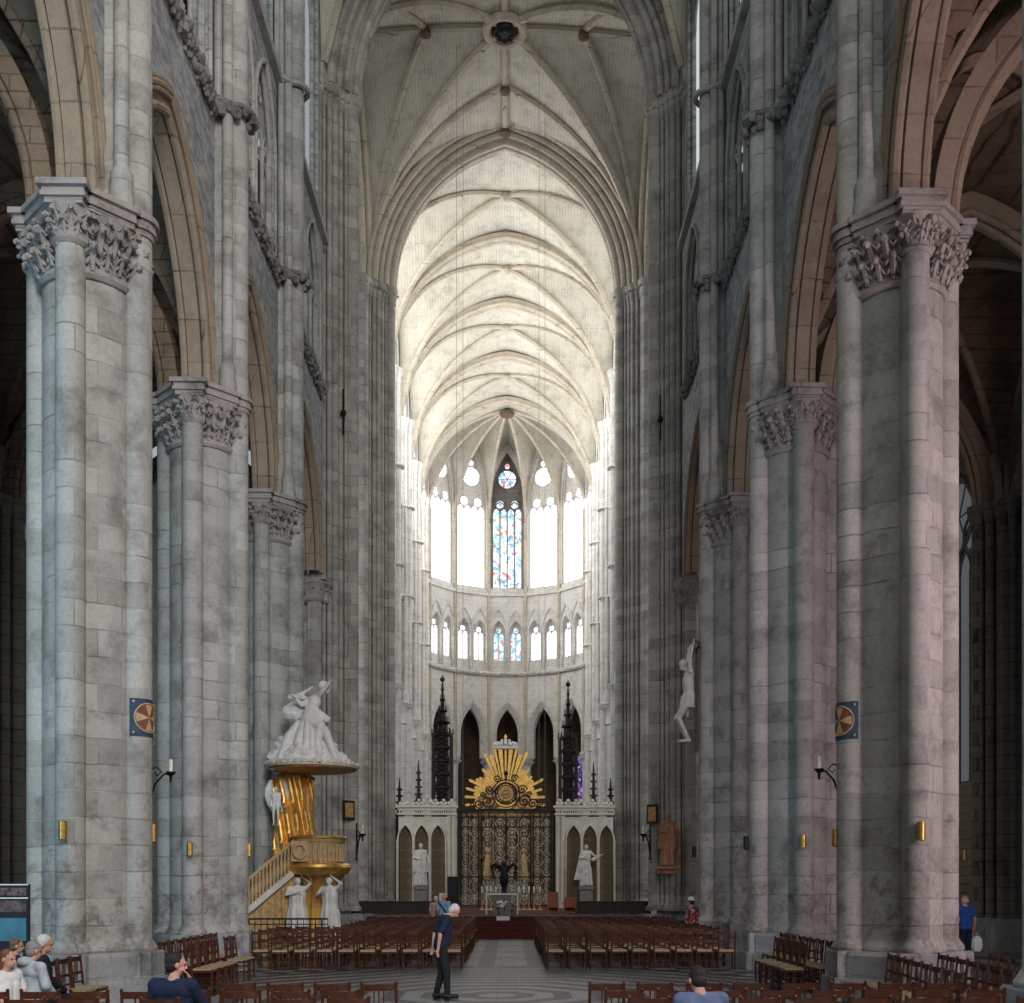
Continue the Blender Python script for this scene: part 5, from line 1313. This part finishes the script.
lampbox(803, 841, 25.98, 'brass wall lamp on the front of the second right pier')
lampbox(746, 843, 27.2, 'dark wall lamp on the side of the second right pier', 1, True)
lampbox(694, 852, 34.4, 'dark wall lamp on the third right pier', 1, True)
lampbox(964, 855, 34.6, 'brass wall lamp on a pier of the right aisle')
for px, py, Y, lab in ((343.5, 412, 43.3, 'left'), (660, 418, 43.4, 'right')):
    q = at(px, py, Y); mb = MB(); mb.tube([(0, 0, -.88), (0, 0, .88)], .045, 6); mb.ball((0, -.02, -.05), .13, 8, 6); mb.tube([(0, 0, .3), (.0, -.12, .35)], .03, 6)
    tag(mb.build('iron_bar', M['iron'], None, (q.x, Y, q.z)), 'thin black iron bar high on the %s crossing pier' % lab, 'iron bar', 'iron bars high on the crossing piers')
# crucifix
q = at(690, 740, 33.4); sc_ = 1.55
r = empty('crucifix', (5.78, 34.46, q.z), 0, 'pale carved crucifix figure with raised arms on the third right pier', 'crucifix')
J = stand(1.75); 
mb = MB(); J['elL'] = V((-.20, .02, 1.66)); J['haL'] = V((-.24, -.04, 1.92)); J['elR'] = V((.20, .02, 1.66)); J['haR'] = V((.24, -.04, 1.92))
J['head'] = V((.02, .10, 1.58)); J['fwd'] = V((.2, .8, -.5)).normalized(); J['up'] = V((0, .5, .8)).normalized()
J['knL'] = V((-.07, .22, .52)); J['knR'] = V((.07, .24, .52)); J['anL'] = V((-.03, .02, .12)); J['anR'] = V((.03, .04, .12))
mb = full_body(J); mb.loft([(0, .04, .72, .17, .15), (0, .02, .95, .17, .14), (0, 0, 1.0, .14, .12)], 28, 7, .08); mb.cap((.15, .02, .9), (.2, 0, .6), .06, .03)
mb.v = [(-(y)*sc_, x*sc_, z*sc_) for x, y, z in mb.v]       # faces the nave
o = mb.build('figure', M['statue'], r); remesh(o, .022, 2)
mb = MB(); mb.box((.22, 0, 1.5), (.10, .18, 3.4)); mb.box((.22, 0, 3.0), (.10, 1.1, .16)); mb.build('cross', M['wood2'], r)
r['label'] = 'pale carved crucifix figure with raised arms on the third right pier'
# wooden saint on bracket
q0 = at(668, 866, 42.9)
r = robed_statue('wooden_statue', 'brown carved wooden saint on a bracket beside the right crossing pier', 'statue', (q0.x, 42.9, q0.z), PI, 2.05, M['statuewood'], 'bishop')
mb = MB(); mb.box((0, -.1, -.06), (.8, .8, .12)); mb.box((0, -.2, -.2), (.7, .6, .2), 0, 0, 1.1); mb.build('bracket', M['statuewood'], r)
# narrow hanging cords under the choir and crossing
for j, (px, Y, zt_, zb_) in enumerate(((456.5, 52, 41.3, 6.0), (463, 55, 41.2, 6.0), (545, 55, 41.2, 6.0), (539, 52, 41.3, 6.0))):
    q = at(px, 500, Y); mb = MB(); mb.tube([(0, 0, zb_), (0, 0, zt_)], .012, 4); mb.ball((0, 0, zb_), .04, 6, 5)
    tag(mb.build('hanging_cord', M['greypaint'], None, (q.x, Y, 0)), 'thin cord hanging from the vault before the choir, %s from the left' % ORD[(0, 1, 3, 2)[j]], 'cord', 'cords from the vault')
# information panel at left edge
q = at(6, 950, 17.6); r = empty('information_panel', (q.x, 17.6, 0), 0.0, 'dark information panel with pale blue picture at the far left', 'display board')
mb = MB(); mb.box((0, 0, 1.52), (.74, .05, 1.06)); mb.build('board', M['black'], r)
def img(col, z, h, nm):
    mb = MB(); mb.box((0, -.03, z), (.66, .012, h)); mb.build(nm, col, r)
img(plain('print_blue', (.06, .20, .28), .5, 0, .2, 6), 1.34, .36, 'blue_picture'); img(plain('print_brown', (.10, .07, .07), .5, 0, .9, 14), 1.70, .18, 'small_picture'); img(plain('print_brown2', (.12, .08, .08), .5, 0, .9, 18), 1.93, .12, 'top_picture')
for z_ in (2.04, 1.83): mb = MB(); mb.box((0, -.035, z_), (.72, .02, .02)); mb.build('trim_strip', M['white'], r)
mb = MB()
for s_ in (-1, 1): mb.box((s_*.3, 0, .5), (.05, .05, 1.0)); mb.box((s_*.3, 0, .02), (.06, .5, .04))
mb.build('stand', M['iron'], r)
# ================================================================ CHAIRS
def chair_meshes():
    P = {}
    mb = MB(); mb.box((0, 0, .435), (.40, .38, .03)); 
    for k in range(9): mb.tube([(-.19, -.17+.042*k, .452), (.19, -.17+.042*k, .452)], .012, 5)
    P['seat'] = (mb, 'straw', [(0, 0, 0)])
    mb = MB(); mb.box((0, 0, .405), (.42, .40, .04)); P['seat_frame'] = (mb, 'wood', [(0, 0, 0)])
    mb = MB(); mb.tube([(0, .185, 0), (0, .185, .44)], .019, 6); P['leg_front'] = (mb, 'wood', [(-.19, 0, 0), (.19, 0, 0)])
    mb = MB(); mb.tube([(0, -.185, 0), (0, -.185, .45), (0, -.235, .92)], [.02, .021, .017], 6); mb.ball((0, -.237, .925), .022, 6, 5); P['leg_rear'] = (mb, 'wood', [(-.195, 0, 0), (.195, 0, 0)])
    mb = MB()
    for z, h in ((.875, .075), (.66, .045), (.52, .03)):
        y = -.185-.05*(z-.45)/.47
        mb.tube([(-.19, y, z), (-.1, y-.022, z), (.1, y-.022, z), (.19, y, z)], .010, 4)
        for a, b in (((-.19, y), (-.08, y-.022)), ((-.08, y-.022), (.08, y-.022)), ((.08, y-.022), (.19, y))):
            mb.add([(a[0], a[1], z-h/2), (b[0], b[1], z-h/2), (b[0], b[1], z+h/2), (a[0], a[1], z+h/2), (a[0], a[1]-.014, z-h/2), (b[0], b[1]-.014, z-h/2), (b[0], b[1]-.014, z+h/2), (a[0], a[1]-.014, z+h/2)], [(0, 1, 2, 3), (7, 6, 5, 4), (3, 2, 6, 7), (0, 4, 5, 1), (0, 3, 7, 4), (1, 5, 6, 2)])
    for x in (-.055, 0, .055): mb.box((x, -.225, .70), (.014, .012, .32))
    P['backrest'] = (mb, 'wood', [(0, 0, 0)])
    mb = MB()
    for z in (.14, .27):
        for s_ in (-1, 1): mb.tube([(s_*.19, .185, z), (s_*.195, -.185, z)], .010, 4)
    mb.tube([(-.19, .185, .2), (.19, .185, .2)], .010, 4); mb.tube([(-.19, -.185, .2), (.19, -.185, .2)], .010, 4)
    P['stretcher'] = (mb, 'wood', [(0, 0, 0)])
    return P
CP = chair_meshes()
proto_me = {}
for k, (mb, mt, locs) in CP.items():
    o = mb.build('tmp', M[mt]); proto_me[k] = o.data; bpy.data.objects.remove(o)
def merged():
    mb = MB()
    for k, (m_, mt, locs) in CP.items():
        for l in locs:
            o = len(mb.v); mb.v += [(x+l[0], y+l[1], z+l[2]) for x, y, z in m_.v]; mb.f += [tuple(i+o for i in f) for f in m_.f]; mb.m += [1 if mt == 'straw' else 0]*len(m_.f)
    return mb
MG = merged(); o = MG.build('tmp', [M['wood'], M['straw']]); merged_me = o.data; bpy.data.objects.remove(o)
chairs = []   # (x, y, rz, label, group, parts)
OCC = [(px, Y) for px, Y in ((5, 13.0), (30, 13.95), (40, 15.15), (14, 16.1), (173, 11.36), (701, 9.95))]
OCC = [((px-VX)*Y/F+CX, Y) for px, Y in OCC]+[(5.55, 33.15)]
def C_(x, y, rz, lab, grp):
    if any(abs(x-a_) < .47 and abs(y-b_) < .62 for a_, b_ in OCC): return
    chairs.append((x, y, rz, lab, grp))
RN = random.Random(11)
# rows in front of the camera
for row, Y in enumerate((12.95, 12.12, 11.32)):
    for side in (-1, 1):
        n = 9 if side < 0 else 8
        for j in range(n):
            if side < 0: x = -1.25-.53*j-(.30 if row == 1 else (.1 if row == 2 else 0)); 
            else: x = 1.34+.555*j+(.12 if row == 1 else (.28 if row == 2 else 0))
            if side < 0 and row == 0 and j > 3: continue
            if side < 0 and row == 2 and j == 2: continue
            C_(x, Y+RN.uniform(-.02, .02), RN.uniform(-.03, .03), 'foreground chair %s of the aisle, %s row from the camera, %s out' % (navew[side], ORD[2-row], ORD[j]), 'foreground chairs, %s of the aisle' % navew[side])
# seats turned sideways along the left piers
for j in range(4): C_(-6.22-.03*j, 15.9+.56*j, -PI/2, 'chair facing the aisle before the nearest left pier, %s from the front' % ORD[j], 'sideways chairs before the nearest left pier')
for j in range(9): C_(-6.28, 21.40+.53*j, -PI/2+RN.uniform(-.05, .05), 'chair between the nearest and second left piers, pier-side line, %s along' % ORD[j], 'sideways chairs between the left piers')
for j in range(6): C_(-5.55, 21.3+.54*j+(.4 if j > 3 else 0), -PI/2+RN.uniform(-.05, .05), 'chair between the nearest and second left piers, nave-side line, %s along' % ORD[j], 'sideways chairs between the left piers')
for j in range(9): C_(6.30, 21.4+.53*j, PI/2+RN.uniform(-.05, .05), 'chair between the nearest and second right piers, pier-side line, %s along' % ORD[j], 'sideways chairs between the right piers')
for j in range(5): C_(5.62, 21.2+.54*j, PI/2+RN.uniform(-.05, .05), 'chair between the nearest and second right piers, nave-side line, %s along' % ORD[j], 'sideways chairs between the right piers')
for i in range(5):
    for j in range(8):
        C_(5.75+.82*i+.05*j, 14.2+.50*j, PI/2-.03+RN.uniform(-.04, .04), 'sideways chair before the nearest right pier, %s line out, %s along' % (ORD[i], ORD[j]), 'sideways chairs before the nearest right pier')
# two blocks facing the choir
for side in (-1, 1):
    for row in range(13):
        Y = 27.0+1.02*row
        for j in range(10):
            x = -1.14-.515*j if side < 0 else 1.32+.515*j
            if side > 0 and j > 8: continue
            if side < 0 and Y > 30.4 and x < -4.6+.0: continue
            if side > 0 and abs(Y-33.12) < .4 and 4.2 < x < 5.3: continue
            if j > 8 and Y > 34: continue
            C_(x+RN.uniform(-.03, .03), Y+RN.uniform(-.09, .09), RN.uniform(-.13, .13), 'dark chair in the %s block before the choir, row %s, %s from the aisle' % (navew[side], ORD[row], ORD[j]), 'chairs of the %s block before the choir' % navew[side])
chairs.sort(key=lambda c: c[1]+abs(c[0])*.02)
print('CHAIRS', len(chairs))
def child(me, name, parent, loc=(0, 0, 0)):
    o = bpy.data.objects.new(name, me); COL.objects.link(o); o.parent = parent; o.location = loc; return o
for i, (x, y, rz, lab, grp) in enumerate(chairs[:300]):
    if y < 31:
        r = empty('rush_seat_chair', (x, y, 0), rz, lab, 'chair', grp)
        child(proto_me['seat'], 'seat', r); child(proto_me['seat_frame'], 'seat_frame', r); child(proto_me['backrest'], 'backrest', r); child(proto_me['stretcher'], 'stretcher', r)
        for l in CP['leg_front'][2]: child(proto_me['leg_front'], 'leg', r, l)
        for l in CP['leg_rear'][2]: child(proto_me['leg_rear'], 'leg', r, l)
    else:
        o = bpy.data.objects.new('rush_seat_chair', merged_me); COL.objects.link(o); o.location = (x, y, 0); o.rotation_euler = (0, 0, rz); tag(o, lab, 'chair', grp)
rest = chairs[300:]
if rest:
    mb = MB()
    for x, y, rz, lab, grp in rest:
        c, s_ = math.cos(rz), math.sin(rz); o = len(mb.v)
        mb.v += [(x+a*c-b*s_, y+a*s_+b*c, z) for a, b, z in MG.v]; mb.f += [tuple(i+o for i in f) for f in MG.f]; mb.m += MG.m
    tag(mb.build('rush_seat_chairs', [M['wood'], M['straw']]), 'farthest rows of dark chairs packed just before the podium', 'chairs', kind='stuff')

# ================================================================ PEOPLE
# man reading, standing in the central way
q = at(441, 998, 20.1)
J = stand(1.76); bend(J, UP, 'hip', -.16); bend(J, ['head'], 'neck', -.62); J['head'] += V((0, .02, -.01))
J['elL'] = J['shL']+V((-.05, -.15, -.27)); J['haL'] = J['elL']+V((.04, -.04, -.25)); J['elR'] = J['shR']+V((.05, -.14, -.27)); J['haR'] = J['elR']+V((-.03, -.03, -.26))
J['knL'] = V((-.08, .04, .50)); J['anL'] = V((-.10, -.06, .09)); J['anR'] = V((.09, .10, .09)); J['knR'] = V((.09, .08, .50))
person('standing man in navy polo shirt and black trousers, head bowed, between the chair blocks', (q.x, 20.1, 0), -PI/2+.25, J, M['navy'], M['darkcloth'], M['hairwhite'], 'short', 'black', .8)
# couple before the podium
q = at(436, 900, 41.0); J = stand(1.60); person('white-haired person in a pale pink top before the podium', (q.x, 40.95, 0), -.3, J, M['pink'], M['darkcloth'], M['hairwhite'], 'short', 'black', .8, .014)
q = at(441.5, 900, 40.2); J = stand(1.68); bend(J, ['head'], 'neck', -.2); r = person('person in a light blue shirt with a dark shoulder strap before the podium', (q.x+.08, 40.3, 0), -.2, J, M['lightblue'], M['darkcloth'], M['skin'], 'bald', 'black', .8, .014)
mb = MB(); mb.tube([(-.15, -.16, 1.42), (0, -.165, 1.2), (.17, -.14, .98)], .018, 5); mb.tube([(-.15, .1, 1.42), (-.15, -.16, 1.42)], .018, 5); mb.build('shoulder_strap', M['black'], r)
# woman with hat
q = at(692, 925, 33.1); J = stand(1.62); r = person('woman in a white hat and floral red top among the right chairs', (q.x, 33.15, 0), .6, J, M['floral'], M['darkcloth'], M['hairdark'], 'short', 'black', 1.5, .014)
mb = MB(); h = J['head']; mb.lathe(h.x, h.y-.01, [(.16, .055), (.165, .065), (.10, .075), (.095, .14), (.06, .165), (.01, .17)], 20, z0=h.z); mb.build('hat', M['white'], r)
# blue shirt man at right with white bag
q = at(965, 900, 27.5); J = stand(1.76); J['haR'] = V((.26, .04, .86)); J['elR'] = V((.25, -.05, 1.15))
r = person('man in a royal blue shirt walking away in the right aisle', (q.x, 27.5, 0), .25, J, M['blue'], M['navy'], M['hairwhite'], 'bald', 'black', .55, .012)
b_ = empty('carrier_bag', (q.x+.29, 27.5, .38), 0, 'white carrier bag held by the man in the blue shirt', 'bag')
mb = MB(); mb.loft([(0, 0, 0, .09, .05), (0, 0, .12, .14, .08), (0, 0, .30, .13, .06), (0, 0, .38, .05, .03)], 20, 5, .08); mb.build('sack', M['white'], b_)
mb = MB(); mb.tube([(-.03, 0, .36), (-.01, 0, .47), (.02, 0, .47), (.03, 0, .36)], .008, 5); mb.build('handle', M['white'], b_)
# seated people at lower left
def seated(px, py_top, Y, rz, lab, shirt, hair, style, H=1.74, legs='darkcloth', pose=None, sleeve=.9, hood=False):
    J = sit(H)
    if pose: pose(J)
    q = at(px, 900, Y); r = person(lab, (q.x, Y, 0), rz, J, M[shirt], M[legs], M[hair], style, 'black', sleeve, .009, hood=hood)
    c = empty('rush_seat_chair', (q.x+.06*math.sin(rz), Y-.06*math.cos(rz), 0), rz, 'chair under the '+lab.split(',')[0], 'chair', 'occupied chairs')
    child(proto_me['seat'], 'seat', c); child(proto_me['seat_frame'], 'seat_frame', c); child(proto_me['backrest'], 'backrest', c); child(proto_me['stretcher'], 'stretcher', c)
    for l in CP['leg_front'][2]: child(proto_me['leg'+'_front'], 'leg', c, l)
    for l in CP['leg_rear'][2]: child(proto_me['leg_rear'], 'leg', c, l)
    return r
def turn(a, tilt=0.0):
    def f(J):
        R = Matrix.Rotation(a, 3, 'Z'); J['fwd'] = R @ J['fwd']; bend(J, ['head'], 'neck', -tilt, R @ V((1, 0, 0)))
    return f
seated(30, 945, 13.95, -.5, 'grey-haired man in a pale grey hooded jacket, seated at lower left', 'hood', 'hairgrey', 'short', 1.74, 'darkcloth', turn(-.2, .2), 1.9, True)
seated(40, 940, 15.15, -.95, 'white-haired man with a reddened face in dark clothes, seated at lower left', 'darkcloth', 'hairwhite', 'short', 1.80, 'darkcloth', turn(-.4, .25), 1.9)
seated(5, 952, 13.0, -1.9, 'fair-haired woman in a white top at the far left edge', 'white', 'hairbrown', 'long', 1.64, 'navy', turn(.1, .1), .8)
seated(14, 946, 16.1, -.9, 'brown-haired person half hidden behind the hooded man', 'navy', 'hairbrown', 'short', 1.58, 'navy', turn(-.2, .1), 1.5)
def chin(J):
    turn(-.9, .12)(J); J['elR'] = V((.26, .20, .78)); J['haR'] = J['head']+V((.13, .06, -.16))
seated(173, 960, 11.36, -.15, 'dark-haired man in a navy top, hand to his mouth, in the front chairs', 'navy', 'hairdark', 'short', 1.76, 'darkcloth', chin, 1.9)
def down(J): bend(J, ['head'], 'neck', -.45); J['head'] += V((0, .0, -.01))
seated(701, 973, 9.95, .15, 'dark-haired man in a blue-grey shirt, head bowed, at the bottom edge', 'greyshirt', 'hairdark', 'short', 1.72, 'darkcloth', down, .8)
